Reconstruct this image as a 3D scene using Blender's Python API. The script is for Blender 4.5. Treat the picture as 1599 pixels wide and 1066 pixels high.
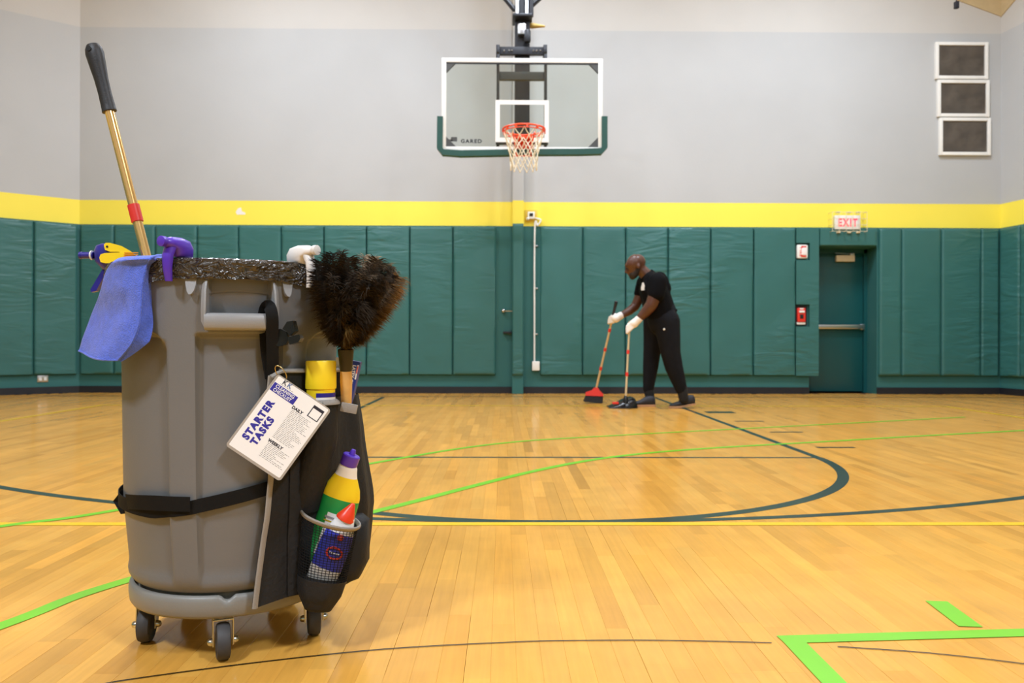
import bpy, bmesh, math, random
from mathutils import Vector, Matrix, noise
PI = math.pi
R = math.radians
for o in list(bpy.data.objects): bpy.data.objects.remove(o, do_unlink=True)
scene = bpy.context.scene
col = scene.collection

# ------------------------------------------------------------------ camera
F = 1225.0                      # focal length in pixels of the 1599 px wide frame
CAM = Vector((0, 0, 0.737))
YAW, ROLL = R(0.68), 0.0026
fwd = Vector((math.sin(YAW), math.cos(YAW), 0))
rgt0 = Vector((math.cos(YAW), -math.sin(YAW), 0))
rgt = rgt0 * math.cos(ROLL) + Vector((0, 0, 1)) * math.sin(ROLL)
upv = rgt.cross(fwd)
cd = bpy.data.cameras.new('camera'); cam = bpy.data.objects.new('camera', cd); col.objects.link(cam)
cam.matrix_world = Matrix((
    (rgt.x, upv.x, -fwd.x, CAM.x), (rgt.y, upv.y, -fwd.y, CAM.y), (rgt.z, upv.z, -fwd.z, CAM.z), (0, 0, 0, 1)))
cd.sensor_fit = 'HORIZONTAL'; cd.sensor_width = 23.5; cd.lens = F / 1599 * 23.5
cd.clip_start = 0.05; cd.clip_end = 100
cd.dof.use_dof = True; cd.dof.focus_distance = 1.85; cd.dof.aperture_fstop = 4.0
scene.camera = cam

# ------------------------------------------------------------------ world, lights, exposure
w = bpy.data.worlds.new('world'); scene.world = w; w.use_nodes = True
bgn = w.node_tree.nodes['Background']; bgn.inputs[0].default_value = (1, 0.97, 0.92, 1); bgn.inputs[1].default_value = 0.25
vs = scene.view_settings
vs.view_transform = 'Standard'; vs.look = 'None'; vs.gamma = 1; vs.use_curve_mapping = False
vs.exposure = 0.2
LIGHTS = [(-3.4, -2.4, 560), (3.9, -2.4, 500), (-2.6, 1.6, 20), (3.0, 1.6, 20), (-2.4, 5.0, 85), (0.3, 5.2, 110), (3.1, 5.0, 85), (-3.2, 8.1, 235), (0.5, 8.1, 190), (4.4, 8.1, 255)]
for i, (lx, ly, le) in enumerate(LIGHTS):
    ld = bpy.data.lights.new('ceiling_lamp', 'AREA'); ld.shape = 'RECTANGLE'
    ld.size, ld.size_y = 0.5, 1.3
    ld.energy = le * 0.87; ld.color = (0.79, 0.875, 1.0)
    lo = bpy.data.objects.new('ceiling_lamp', ld); col.objects.link(lo); lo.location = (lx, ly, 6.75)

# ------------------------------------------------------------------ pixel <-> world
def ray(px, py): return fwd + rgt * ((px - 799.5) / F) + upv * ((533 - py) / F)
def at(px, py, d): return CAM + ray(px, py) * d                       # d = depth along the viewing axis
def on_floor(px, py, z=0.0):
    v = ray(px, py); return CAM + v * ((z - CAM.z) / v.z)
def on_y(px, py, Y):
    v = ray(px, py); return CAM + v * (Y / v.y)
def lerp(a, b, t): return a + (b - a) * t
def sst(a, b, x):
    t = max(0.0, min(1.0, (x - a) / (b - a))); return t * t * (3 - 2 * t)
def pw(x, pts):
    if x <= pts[0][0]: return pts[0][1]
    for (a, va), (b, vb) in zip(pts, pts[1:]):
        if x <= b: return va + (vb - va) * (x - a) / (b - a)
    return pts[-1][1]

# ------------------------------------------------------------------ materials
def s2l(c): return c / 12.92 if c <= 0.04045 else ((c + 0.055) / 1.055) ** 2.4
def rgb(r, g, b): return (s2l(r / 255), s2l(g / 255), s2l(b / 255), 1)
def mat(name, c, rough=0.5, metal=0.0, var=0.06, vscale=8.0, bump=0.0, bscale=60.0, spec=0.5, coat=0.0, emit=0.0, sheen=0.0):
    m = bpy.data.materials.new(name); m.use_nodes = True
    nt = m.node_tree; n = nt.nodes; l = nt.links
    b = n['Principled BSDF']
    b.inputs['Roughness'].default_value = rough; b.inputs['Metallic'].default_value = metal
    b.inputs['Specular IOR Level'].default_value = spec
    b.inputs['Coat Weight'].default_value = coat
    b.inputs['Sheen Weight'].default_value = sheen
    tc = n.new('ShaderNodeTexCoord')
    nz = n.new('ShaderNodeTexNoise'); nz.inputs['Scale'].default_value = vscale; nz.inputs['Detail'].default_value = 4
    l.new(tc.outputs['Object'], nz.inputs['Vector'])
    mr = n.new('ShaderNodeMapRange'); mr.inputs[1].default_value = 0.3; mr.inputs[2].default_value = 0.7
    mr.inputs[3].default_value = 1 - var; mr.inputs[4].default_value = 1 + var
    l.new(nz.outputs[0], mr.inputs[0])
    mx = n.new('ShaderNodeVectorMath'); mx.operation = 'SCALE'; mx.inputs[0].default_value = c[:3]
    l.new(mr.outputs[0], mx.inputs['Scale']); l.new(mx.outputs[0], b.inputs['Base Color'])
    if bump:
        n2 = n.new('ShaderNodeTexNoise'); n2.inputs['Scale'].default_value = bscale; n2.inputs['Detail'].default_value = 3
        l.new(tc.outputs['Object'], n2.inputs['Vector'])
        bp = n.new('ShaderNodeBump'); bp.inputs['Strength'].default_value = bump; bp.inputs['Distance'].default_value = 0.01
        l.new(n2.outputs[0], bp.inputs['Height']); l.new(bp.outputs[0], b.inputs['Normal'])
    if emit:
        b.inputs['Emission Color'].default_value = c; b.inputs['Emission Strength'].default_value = emit
    return m

def attr_mat(name, rough, spec=0.5, grain=None, coat=0.0):
    """base colour from the per-face colour attribute 'tint' (one colour per plank / feather)"""
    m = bpy.data.materials.new(name); m.use_nodes = True
    nt = m.node_tree; n = nt.nodes; l = nt.links; b = n['Principled BSDF']
    b.inputs['Roughness'].default_value = rough; b.inputs['Specular IOR Level'].default_value = spec
    b.inputs['Coat Weight'].default_value = coat
    a = n.new('ShaderNodeAttribute'); a.attribute_name = 'tint'
    if not grain:
        l.new(a.outputs['Color'], b.inputs['Base Color']); return m
    g = n.new('ShaderNodeNewGeometry')
    mp = n.new('ShaderNodeMapping'); mp.inputs['Scale'].default_value = grain
    l.new(g.outputs['Position'], mp.inputs['Vector'])
    nz = n.new('ShaderNodeTexNoise'); nz.inputs['Scale'].default_value = 1; nz.inputs['Detail'].default_value = 5; nz.inputs['Roughness'].default_value = 0.6
    l.new(mp.outputs[0], nz.inputs['Vector'])
    nb = n.new('ShaderNodeTexNoise'); nb.inputs['Scale'].default_value = 5.5; nb.inputs['Detail'].default_value = 4
    l.new(g.outputs['Position'], nb.inputs['Vector'])
    m1 = n.new('ShaderNodeMapRange'); m1.inputs[1].default_value = 0.3; m1.inputs[2].default_value = 0.7; m1.inputs[3].default_value = 0.93; m1.inputs[4].default_value = 1.06
    m2 = n.new('ShaderNodeMapRange'); m2.inputs[1].default_value = 0.3; m2.inputs[2].default_value = 0.7; m2.inputs[3].default_value = 0.93; m2.inputs[4].default_value = 1.05
    l.new(nz.outputs[0], m1.inputs[0]); l.new(nb.outputs[0], m2.inputs[0])
    mm = n.new('ShaderNodeMath'); mm.operation = 'MULTIPLY'; l.new(m1.outputs[0], mm.inputs[0]); l.new(m2.outputs[0], mm.inputs[1])
    sc = n.new('ShaderNodeVectorMath'); sc.operation = 'SCALE'; l.new(a.outputs['Color'], sc.inputs[0]); l.new(mm.outputs[0], sc.inputs['Scale'])
    l.new(sc.outputs[0], b.inputs['Base Color'])
    return m

# ------------------------------------------------------------------ mesh builder
class MB:
    def __init__(s): s.v = []; s.f = []; s.m = []; s.c = []; s.cur = 0; s.tint = None
    def add(s, vs, fs, mi=None):
        o = len(s.v); s.v += [Vector(p) for p in vs]
        for q in fs:
            s.f.append(tuple(i + o for i in q)); s.m.append(s.cur if mi is None else mi); s.c.append(s.tint)
    def box(s, c, size, X=None, bev=0.0, mi=None):
        """axis aligned (or 3x3 X-oriented) box, chamfered by bev"""
        X = X or Matrix.Identity(3); c = Vector(c); h = [k / 2 for k in size]
        if bev <= 0:
            vs = [c + X @ Vector((sx * h[0], sy * h[1], sz * h[2])) for sx in (-1, 1) for sy in (-1, 1) for sz in (-1, 1)]
            s.add(vs, [(0, 1, 3, 2), (4, 6, 7, 5), (0, 4, 5, 1), (2, 3, 7, 6), (0, 2, 6, 4), (1, 5, 7, 3)], mi); return
        bm = bmesh.new(); bmesh.ops.create_cube(bm, size=1)
        for v in bm.verts: v.co = Vector((v.co.x * size[0], v.co.y * size[1], v.co.z * size[2]))
        bmesh.ops.bevel(bm, geom=list(bm.edges), offset=min(bev, min(size) * 0.49), segments=2, affect='EDGES', profile=0.6)
        bm.verts.index_update()
        s.add([c + X @ v.co for v in bm.verts], [[v.index for v in f.verts] for f in bm.faces], mi); bm.free()
    def tube(s, pts, rad, n=10, caps=True, mi=None, flat=1.0):
        pts = [Vector(p) for p in pts]; k = len(pts)
        rads = rad if isinstance(rad, (list, tuple)) else [rad] * k
        t0 = (pts[1] - pts[0]).normalized()
        a = t0.orthogonal().normalized(); vs = []; prev = t0
        for i, p in enumerate(pts):
            t = (pts[min(i + 1, k - 1)] - pts[max(i - 1, 0)]).normalized()
            a = (prev.rotation_difference(t) @ a); a = (a - t * a.dot(t)).normalized(); b = t.cross(a); prev = t
            for j in range(n):
                an = 2 * PI * j / n
                vs.append(p + (a * math.cos(an) + b * math.sin(an) * flat) * rads[i])
        fs = [(i * n + j, i * n + (j + 1) % n, (i + 1) * n + (j + 1) % n, (i + 1) * n + j) for i in range(k - 1) for j in range(n)]
        if caps: fs += [tuple(range(n))[::-1], tuple((k - 1) * n + j for j in range(n))]
        s.add(vs, fs, mi)
    def loft(s, rings, closed=True, caps=True, mi=None, mis=None):
        n = len(rings[0]); vs = [p for r in rings for p in r]; e = n if closed else n - 1
        for i in range(len(rings) - 1):
            pass
        o = len(s.v); s.v += [Vector(p) for p in vs]
        for i in range(len(rings) - 1):
            for j in range(e):
                s.f.append((o + i * n + j, o + i * n + (j + 1) % n, o + (i + 1) * n + (j + 1) % n, o + (i + 1) * n + j))
                s.m.append(mis[i] if mis else (s.cur if mi is None else mi)); s.c.append(s.tint)
        if caps and closed:
            s.f.append(tuple(o + j for j in range(n))[::-1]); s.m.append(mis[0] if mis else (s.cur if mi is None else mi)); s.c.append(s.tint)
            q = o + (len(rings) - 1) * n
            s.f.append(tuple(q + j for j in range(n))); s.m.append(mis[-1] if mis else (s.cur if mi is None else mi)); s.c.append(s.tint)
    def lathe(s, prof, base, axis=(0, 0, 1), n=24, mi=None, mis=None, ecc=None):
        """prof = [(radius, height)], ecc = (dir, factor) squashes the section along dir"""
        ax = Vector(axis).normalized(); a = ax.orthogonal().normalized(); k2 = 1.0
        if ecc: a = (Vector(ecc[0]) - ax * ax.dot(Vector(ecc[0]))).normalized(); k2 = ecc[1]
        b = ax.cross(a); base = Vector(base)
        rings = [[base + ax * h + (a * math.cos(2 * PI * j / n) * k2 + b * math.sin(2 * PI * j / n)) * r for j in range(n)] for r, h in prof]
        s.loft(rings, mi=mi, mis=mis)
    def prism(s, poly, ext, mi=None):
        n = len(poly); ext = Vector(ext); P = [Vector(p) for p in poly]
        s.add(P + [p + ext for p in P], [tuple(range(n))[::-1], tuple(range(n, 2 * n))] + [(i, (i + 1) % n, n + (i + 1) % n, n + i) for i in range(n)], mi)
    def cone(s, p0, r0, p1, r1, n=12):
        """rounded cone (two spheres and the hull between them)"""
        p0 = Vector(p0); p1 = Vector(p1); ax = p1 - p0; L = ax.length
        if L < 1e-6: ax = Vector((0, 0, 1)); L = 0
        ax.normalize(); a = ax.orthogonal().normalized(); b = ax.cross(a); rings = []
        for q in range(5):
            t = -PI / 2 + q * PI / 2 / 4
            rings.append((p0 + ax * (math.sin(t) * r0), max(1e-4, math.cos(t) * r0)))
        for q in range(5):
            t = q * PI / 2 / 4
            rings.append((p1 + ax * (math.sin(t) * r1), max(1e-4, math.cos(t) * r1)))
        s.loft([[c + (a * math.cos(2 * PI * j / n) + b * math.sin(2 * PI * j / n)) * r for j in range(n)] for c, r in rings])
    def ball(s, c, r, sx=1, sy=1, sz=1, n=14, X=None, mi=None):
        c = Vector(c); X = X or Matrix.Identity(3); rings = []
        for i in range(n // 2 + 1):
            t = -PI / 2 + PI * i / (n // 2); q = max(1e-4, math.cos(t))
            rings.append([c + X @ Vector((q * math.cos(2 * PI * j / n) * r * sx, q * math.sin(2 * PI * j / n) * r * sy, math.sin(t) * r * sz)) for j in range(n)])
        s.loft(rings, mi=mi)
    def build(s, name, mats, parent=None, loc=None, smooth=True, angle=40):
        base = Vector((0, 0, 0))
        if parent is not None: base = wloc(parent)
        off = Vector(loc) - base if loc is not None else Vector((0, 0, 0))
        org = base + off
        me = bpy.data.meshes.new(name)
        me.from_pydata([tuple(p - org) for p in s.v], [], s.f)
        ms = mats if isinstance(mats, (list, tuple)) else [mats]
        for q in ms: me.materials.append(q)
        me.polygons.foreach_set('material_index', s.m)
        if any(c is not None for c in s.c):
            at_ = me.attributes.new('tint', 'FLOAT_COLOR', 'FACE')
            flat = []
            for c in s.c: flat += list(c if c is not None else (0.5, 0.5, 0.5, 1))
            at_.data.foreach_set('color', flat)
        me.update()
        o = bpy.data.objects.new(name, me); col.objects.link(o); o.location = off
        if parent is not None: o.parent = parent
        if smooth:
            bm = bmesh.new(); bm.from_mesh(me); bmesh.ops.recalc_face_normals(bm, faces=bm.faces)
            for f in bm.faces: f.smooth = True
            lim = R(angle)
            for e in bm.edges:
                if len(e.link_faces) == 2:
                    e.smooth = e.calc_face_angle(0) < lim
            bm.to_mesh(me); bm.free()
        return o
def build_each(mb, name, mats, parent, **kw):
    """build every loose piece of mb as an object of its own"""
    par = list(range(len(mb.v)))
    def find(i):
        while par[i] != i: par[i] = par[par[i]]; i = par[i]
        return i
    for f in mb.f:
        for q in f[1:]: par[find(q)] = find(f[0])
    grp = {}
    for i, f in enumerate(mb.f): grp.setdefault(find(f[0]), []).append(i)
    out = []
    for g in grp.values():
        m2 = MB(); mp_ = {}
        for i in g:
            for q in mb.f[i]:
                if q not in mp_: mp_[q] = len(m2.v); m2.v.append(mb.v[q])
            m2.f.append(tuple(mp_[q] for q in mb.f[i])); m2.m.append(mb.m[i]); m2.c.append(mb.c[i])
        out.append(m2.build(name, mats, parent, **kw))
    return out
def wloc(o):
    p = Vector(o.location)
    while o.parent: o = o.parent; p += o.location
    return p
def tag(o, label=None, cat=None, group=None, kind=None):
    if label: o['label'] = label
    if cat: o['category'] = cat
    if group: o['group'] = group
    if kind: o['kind'] = kind
    return o
def thing(name, loc, label, cat, group=None):
    o = bpy.data.objects.new(name, None); col.objects.link(o); o.location = loc; o.empty_display_size = 0.1
    return tag(o, label, cat, group)
def bake(o, mods):
    """apply modifiers given as [(type, {props})]"""
    for t, kw in mods:
        md = o.modifiers.new(t.lower(), t)
        for k, v in kw.items(): setattr(md, k, v)
    dg = bpy.context.evaluated_depsgraph_get(); dg.update()
    me = bpy.data.meshes.new_from_object(o.evaluated_get(dg), preserve_all_data_layers=True, depsgraph=dg)
    o.modifiers.clear(); o.data = me
    for p in me.polygons: p.use_smooth = True
    return o
def text(s, size, m, origin, xdir, ydir, parent, name='lettering', bold=0.0, align='LEFT', thick=0.0004, xs=1.0, label=None):
    cu = bpy.data.curves.new(name, 'FONT'); cu.body = s; cu.size = size; cu.offset = bold; cu.align_x = align; cu.extrude = thick; cu.space_character = 1.05 + (0.2 if bold > 0.0012 else 0); cu.resolution_u = 3
    to = bpy.data.objects.new(name, cu); col.objects.link(to)
    dg = bpy.context.evaluated_depsgraph_get(); dg.update()
    me = bpy.data.meshes.new_from_object(to.evaluated_get(dg)); bpy.data.objects.remove(to)
    X = Vector(xdir).normalized(); Y = Vector(ydir); Y = (Y - X * X.dot(Y)).normalized(); Z = X.cross(Y)
    org = wloc(parent)
    for v in me.vertices: v.co = Vector(origin) - org + X * v.co.x * xs + Y * v.co.y + Z * v.co.z
    me.materials.clear(); me.materials.append(m)
    o = bpy.data.objects.new(name, me); col.objects.link(o); o.parent = parent
    if label: o['label'] = label
    return o
rnd = random.Random(7)

# ================================================================== THE SETTING
YW = 11.14                                  # back wall plane
Z_GREEN, Z_YEL, Z_GREY = 2.372, 2.70, 5.15
def paint_mat():
    m = bpy.data.materials.new('wall_paint_bands'); m.use_nodes = True
    nt = m.node_tree; n = nt.nodes; l = nt.links; b = n['Principled BSDF']; b.inputs['Roughness'].default_value = 0.6
    b.inputs['Specular IOR Level'].default_value = 0.3
    g = n.new('ShaderNodeNewGeometry'); sp = n.new('ShaderNodeSeparateXYZ'); l.new(g.outputs['Position'], sp.inputs[0])
    dv = n.new('ShaderNodeMath'); dv.operation = 'DIVIDE'; dv.inputs[1].default_value = 8.0; l.new(sp.outputs[2], dv.inputs[0])
    cr = n.new('ShaderNodeValToRGB'); cr.color_ramp.interpolation = 'CONSTANT'; l.new(dv.outputs[0], cr.inputs[0])
    e = cr.color_ramp.elements
    e[0].position = 0; e[0].color = C_GREEN
    e[1].position = Z_GREEN / 8; e[1].color = C_YELLOW
    q = e.new(Z_YEL / 8); q.color = C_GREY
    q = e.new(Z_GREY / 8); q.color = C_CREAM
    nz = n.new('ShaderNodeTexNoise'); nz.inputs['Scale'].default_value = 0.8; nz.inputs['Detail'].default_value = 5; l.new(g.outputs['Position'], nz.inputs['Vector'])
    mr = n.new('ShaderNodeMapRange'); mr.inputs[1].default_value = 0.3; mr.inputs[2].default_value = 0.7; mr.inputs[3].default_value = 0.96; mr.inputs[4].default_value = 1.04; l.new(nz.outputs[0], mr.inputs[0])
    sc = n.new('ShaderNodeVectorMath'); sc.operation = 'SCALE'; l.new(cr.outputs[0], sc.inputs[0]); l.new(mr.outputs[0], sc.inputs['Scale']); l.new(sc.outputs[0], b.inputs['Base Color'])
    n2 = n.new('ShaderNodeTexNoise'); n2.inputs['Scale'].default_value = 45; l.new(g.outputs['Position'], n2.inputs['Vector'])
    bp = n.new('ShaderNodeBump'); bp.inputs['Strength'].default_value = 0.08; bp.inputs['Distance'].default_value = 0.01; l.new(n2.outputs[0], bp.inputs['Height']); l.new(bp.outputs[0], b.inputs['Normal'])
    return m
C_GREEN = rgb(52, 106, 104); C_YELLOW = rgb(247, 230, 86); C_GREY = rgb(182, 184, 184); C_CREAM = rgb(194, 192, 187)
M_PAINT = paint_mat()
def pad_mat():
    m = mat('green_vinyl', rgb(50, 104, 101), 0.4, var=0.05, vscale=3, spec=0.5)
    nt = m.node_tree; n = nt.nodes; l = nt.links; b = n['Principled BSDF']
    g = n.new('ShaderNodeNewGeometry')
    mp = n.new('ShaderNodeMapping'); mp.inputs['Scale'].default_value = (1.6, 1.6, 6.5); mp.inputs['Rotation'].default_value = (0, R(24), 0); l.new(g.outputs['Position'], mp.inputs['Vector'])
    a = n.new('ShaderNodeTexNoise'); a.inputs['Scale'].default_value = 1.0; a.inputs['Detail'].default_value = 2.5; a.inputs['Distortion'].default_value = 1.2; l.new(mp.outputs[0], a.inputs['Vector'])
    f = n.new('ShaderNodeTexNoise'); f.inputs['Scale'].default_value = 0.7; l.new(g.outputs['Position'], f.inputs['Vector'])
    fr = n.new('ShaderNodeMapRange'); fr.inputs[1].default_value = 0.42; fr.inputs[2].default_value = 0.62; l.new(f.outputs[0], fr.inputs[0])
    mu = n.new('ShaderNodeMath'); mu.operation = 'MULTIPLY'; l.new(a.outputs[0], mu.inputs[0]); l.new(fr.outputs[0], mu.inputs[1])
    bp = n.new('ShaderNodeBump'); bp.inputs['Strength'].default_value = 0.55; bp.inputs['Distance'].default_value = 0.05; l.new(mu.outputs[0], bp.inputs['Height']); l.new(bp.outputs[0], b.inputs['Normal'])
    return m
M_PAD = pad_mat()
M_BLACKBASE = mat('black_rubber_base', rgb(22, 24, 32), 0.5)
M_WHITE = mat('white_enamel', rgb(235, 235, 230), 0.4, var=0.03)
M_BEIGE = mat('beige_plastic', rgb(222, 208, 176), 0.45, var=0.03)
M_DARK = mat('dark_void', rgb(14, 16, 18), 0.7)
M_DOOR = mat('green_door_paint', rgb(16, 76, 78), 0.35, var=0.05, vscale=2, bump=0.03, bscale=15)
M_STEEL = mat('brushed_steel', rgb(200, 202, 205), 0.28, 1.0, var=0.04)
M_CEIL = mat('ceiling_paint', rgb(225, 218, 205), 0.8, var=0.03)

PAD_T = 0.055
XL = on_y(124, 470, YW).x; XR = on_y(1562, 470, YW).x
A0 = Vector((XL, YW, 0)); LDIR = Vector((-0.79, -0.61, 0)).normalized(); A1 = A0 + LDIR * 3.2
B0 = Vector((XR, YW, 0)); RDIR = Vector((0.16, -0.987, 0)).normalized(); B1 = B0 + RDIR * 6
HZ = 7.0
DX0 = on_y(1279, 470, YW - PAD_T).x - 0.12; DX1 = on_y(1372, 470, YW - PAD_T).x; DZ = 2.10
# back wall with the door opening
m = MB()
for x0, x1, z0, z1 in ((XL - 0.35, DX0, 0, HZ), (DX1, XR + 0.35, 0, HZ), (DX0, DX1, DZ, HZ)):
    m.box(((x0 + x1) / 2, YW + 0.2, (z0 + z1) / 2), (x1 - x0, 0.4, z1 - z0))
tag(m.build('wall_back', M_PAINT, smooth=False), 'back gym wall painted green, yellow, grey and cream in bands', kind='structure')
def slab_wall(name, p, q, label, h=HZ):
    d = (q - p).normalized(); nrm = Vector((d.y, -d.x, 0)); c = (p + q) / 2
    if nrm.dot(Vector((0, 3, 0)) - c) > 0: nrm = -nrm
    mm = MB(); mm.prism([p, q, q + nrm * 0.25, p + nrm * 0.25], (0, 0, h))
    return tag(mm.build(name, M_PAINT, smooth=False), label, kind='structure')
slab_wall('wall_left', A0, A1, 'angled left gym wall with the same paint bands')
slab_wall('wall_right', B0, B1, 'right gym wall with the same paint bands')
LA = Vector((A1.x, -7, 0)); RB = Vector((B1.x, -7, 0))
slab_wall('wall_side', A1, LA, 'left side wall of the gym beside the camera')
slab_wall('wall_flank', B1, RB, 'right side wall of the gym beside the camera')
slab_wall('wall_rear', LA, RB, 'rear gym wall behind the camera')
m = MB(); m.box((0, 2.2, HZ + 0.1), (24, 20, 0.2)); tag(m.build('ceiling', M_CEIL, smooth=False), kind='structure')

# skirting: black rubber base
def strip(name, p, q, z0, z1, t, mt, label=None, toward=Vector((0.5, 3, 0))):
    d = (q - p).normalized(); nrm = Vector((d.y, -d.x, 0))
    if nrm.dot(toward - p) < 0: nrm = -nrm
    mm = MB(); a = Vector((0, 0, z0)); mm.prism([p + a, q + a, q + nrm * t + a, p + nrm * t + a], (0, 0, z1 - z0))
    return tag(mm.build(name, mt, smooth=False), label, kind='structure')
strip('baseboard_back', Vector((XL, YW, 0)), Vector((DX0, YW, 0)), 0, 0.095, 0.015, M_BLACKBASE)
strip('baseboard_corner', Vector((DX1, YW, 0)), Vector((XR, YW, 0)), 0, 0.095, 0.015, M_BLACKBASE)
strip('baseboard_left', A0, A1, 0, 0.095, 0.015, M_BLACKBASE)
strip('baseboard_right', B0, B1, 0, 0.095, 0.015, M_BLACKBASE)

# thin tan panels painting in the lamp cut-off shade of the upper right corner
M_CORNER_SHADE = mat('tan_corner_shade', rgb(190, 170, 130), 0.7)
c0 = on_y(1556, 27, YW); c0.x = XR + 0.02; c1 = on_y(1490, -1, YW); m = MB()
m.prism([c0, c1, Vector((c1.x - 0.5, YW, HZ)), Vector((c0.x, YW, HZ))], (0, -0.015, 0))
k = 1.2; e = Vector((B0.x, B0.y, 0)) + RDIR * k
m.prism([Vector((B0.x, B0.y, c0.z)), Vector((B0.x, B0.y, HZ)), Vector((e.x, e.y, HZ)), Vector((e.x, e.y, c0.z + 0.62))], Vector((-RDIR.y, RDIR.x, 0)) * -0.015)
tag(m.build('corner_shade_1', M_CORNER_SHADE, smooth=False), 'tan panels standing in for shade in the upper right corner of the gym', kind='structure')

# steel column in the middle of the back wall
cx0 = on_y(800, 470, YW - 0.14).x; cx1 = on_y(817.5, 470, YW - 0.14).x
m = MB(); m.box(((cx0 + cx1) / 2, YW - 0.06, HZ / 2), (cx1 - cx0, 0.12, HZ), bev=0.006)
tag(m.build('wall_pilaster', M_PAINT, smooth=False), 'narrow boxed column in the middle of the back wall', kind='structure')

# ------------------------------------------------------------------ wall pads
PZ0, PZ1 = 0.262, 2.362
def pad(p, q, z0, z1, label, group, gap=0.006, t=PAD_T, notches=None, toward=Vector((0.5, 3, 0))):
    d = (q - p).normalized(); p = p + d * gap / 2; q = q - d * gap / 2
    nrm = Vector((d.y, -d.x, 0))
    if nrm.dot(toward - p) < 0: nrm = -nrm
    L = (q - p).length; X = Matrix((d, nrm, Vector((0, 0, 1)))).transposed()
    o = thing('wall_pad', (p + q) / 2 + Vector((0, 0, z0)), label, 'wall pad', group)
    mm = MB(); h = z1 - z0; c = (p + q) / 2 + Vector((0, 0, (z0 + z1) / 2)) + nrm * t / 2
    if notches:
        poly = [p + Vector((0, 0, z0)), q + Vector((0, 0, z0)), q + Vector((0, 0, z1)), p + Vector((0, 0, z1))]
        for a, b, wd in sorted(notches, reverse=True):
            poly += [p + Vector((0, 0, b)), p + d * wd + Vector((0, 0, b)), p + d * wd + Vector((0, 0, a)), p + Vector((0, 0, a))]
        mm.prism(poly, nrm * t)
        mm.build('cushion', M_PAD, o, smooth=False)
    else:
        # padded front: gridded and slightly domed so that the vinyl rolls over at the seams
        nx, nz = 12, 30; rings = []
        for i in range(nz + 1):
            row = []
            for j in range(nx + 1):
                u = j / nx * 2 - 1; v = i / nz * 2 - 1
                uu = math.copysign(1 - (1 - abs(u)) ** 1.9, u); vv = math.copysign(1 - (1 - abs(v)) ** 1.7, v)
                eu = (1 - abs(uu)) * L / 2; ev = (1 - abs(vv)) * h / 2; ed = min(eu, ev)
                bulge = t * math.sqrt(max(0.0, 1 - max(0, 1 - ed / 0.016) ** 2)) * 0.85 + t * 0.15
                wp = c + d * uu * L / 2 + Vector((0, 0, vv * h / 2))
                wr = noise.noise(Vector((wp.x * 2.2, wp.y * 2, wp.z * 2.1 + 3))) * 0.006 * sst(0, 0.08, ed)
                row.append(wp + nrm * (bulge - t / 2 + wr))
            rings.append(row)
        mm.loft(rings, closed=False, caps=False)
        back = MB(); back.box(c - nrm * t * 0.45, (L, t * 0.08, h), X)
        mm.v += []; mm.add(back.v, back.f)
        mm.build('cushion', M_PAD, o, angle=70)
    # steel clips along top and bottom edges
    return o
yp = YW
SL = [124, 177, 241.5, 307, 372, 438.5, 505.5, 572, 639.5, 707, 774.5]
SR = [843.5, 910, 977, 1043.5, 1110, 1177, 1243]
wx = lambda px: Vector((on_y(px, 470, YW - PAD_T).x, YW, 0))
ordn = ['first', 'second', 'third', 'fourth', 'fifth', 'sixth', 'seventh', 'eighth', 'ninth', 'tenth']
for i in range(len(SL) - 1):
    k = len(SL) - 2 - i
    lab = ('green vinyl wall pad, %s to the left of the middle column' % ordn[k])
    if i == 0: lab = 'narrow green vinyl wall pad in the left corner of the back wall'
    pad(wx(SL[i]), wx(SL[i + 1]), PZ0, PZ1, lab, 'green wall pads')
for i in range(len(SR) - 1):
    pad(wx(SR[i]), wx(SR[i + 1]), PZ0, PZ1, 'green vinyl wall pad, %s to the right of the middle column' % ordn[i], 'green wall pads')
zy = lambda py: on_y(1255, py, YW - PAD_T).z
NW = wx(1264).x - wx(1243).x
pad(wx(1243), wx(1279), PZ0, PZ1, 'narrow green wall pad left of the door with two cut-outs', 'green wall pads', notches=[(zy(406), zy(379), NW), (zy(510), zy(475), NW)])
pad(wx(1279), wx(1371), DZ + 0.005, PZ1, 'short green wall pad above the exit door', 'green wall pads')
SD = [1373.5, 1408.5, 1470.5, 1532.5, 1561]
for i, lab in enumerate(('narrow wrinkled green wall pad right of the exit door', 'wide green wall pad, second right of the exit door', 'wide green wall pad, third right of the exit door', 'narrow green wall pad at the right corner of the back wall')):
    pad(wx(SD[i]), wx(SD[i + 1]), PZ0, PZ1, lab, 'green wall pads')
# column pad
pc = Vector((cx0 - 0.002, YW - 0.12, 0)); qc = Vector((cx1 + 0.002, YW - 0.12, 0))
pad(pc, qc, PZ0, PZ1 + 0.03, 'slim green pad strapped to the middle column', 'green wall pads', t=0.03)
def on_line(px, P, D):
    v = ray(px, 470); det = v.x * (-D.y) + D.x * v.y; rx, ry = P.x - CAM.x, P.y - CAM.y
    s = (v.x * ry - v.y * rx) / (-det) if False else None
    # solve CAM + a v = P + s D
    den = D.x * v.y - D.y * v.x
    s = (ry * v.x - rx * v.y) / den
    return P + D * s
pl = [A0 + LDIR * 0.03] + [on_line(x, A0, LDIR) for x in (52, -8)]
pl.append(pl[-1] + LDIR * 0.6)
pl.append(pl[-1] + LDIR * 0.6)
for i, lab in enumerate(('green wall pad on the angled left wall next to the corner', 'green wall pad at the left edge, second from the left corner', 'green wall pad on the left wall, third from the corner', 'green wall pad on the left wall, fourth from the corner')):
    pad(pl[i], pl[i + 1], PZ0, PZ1, lab, 'green wall pads')
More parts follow.
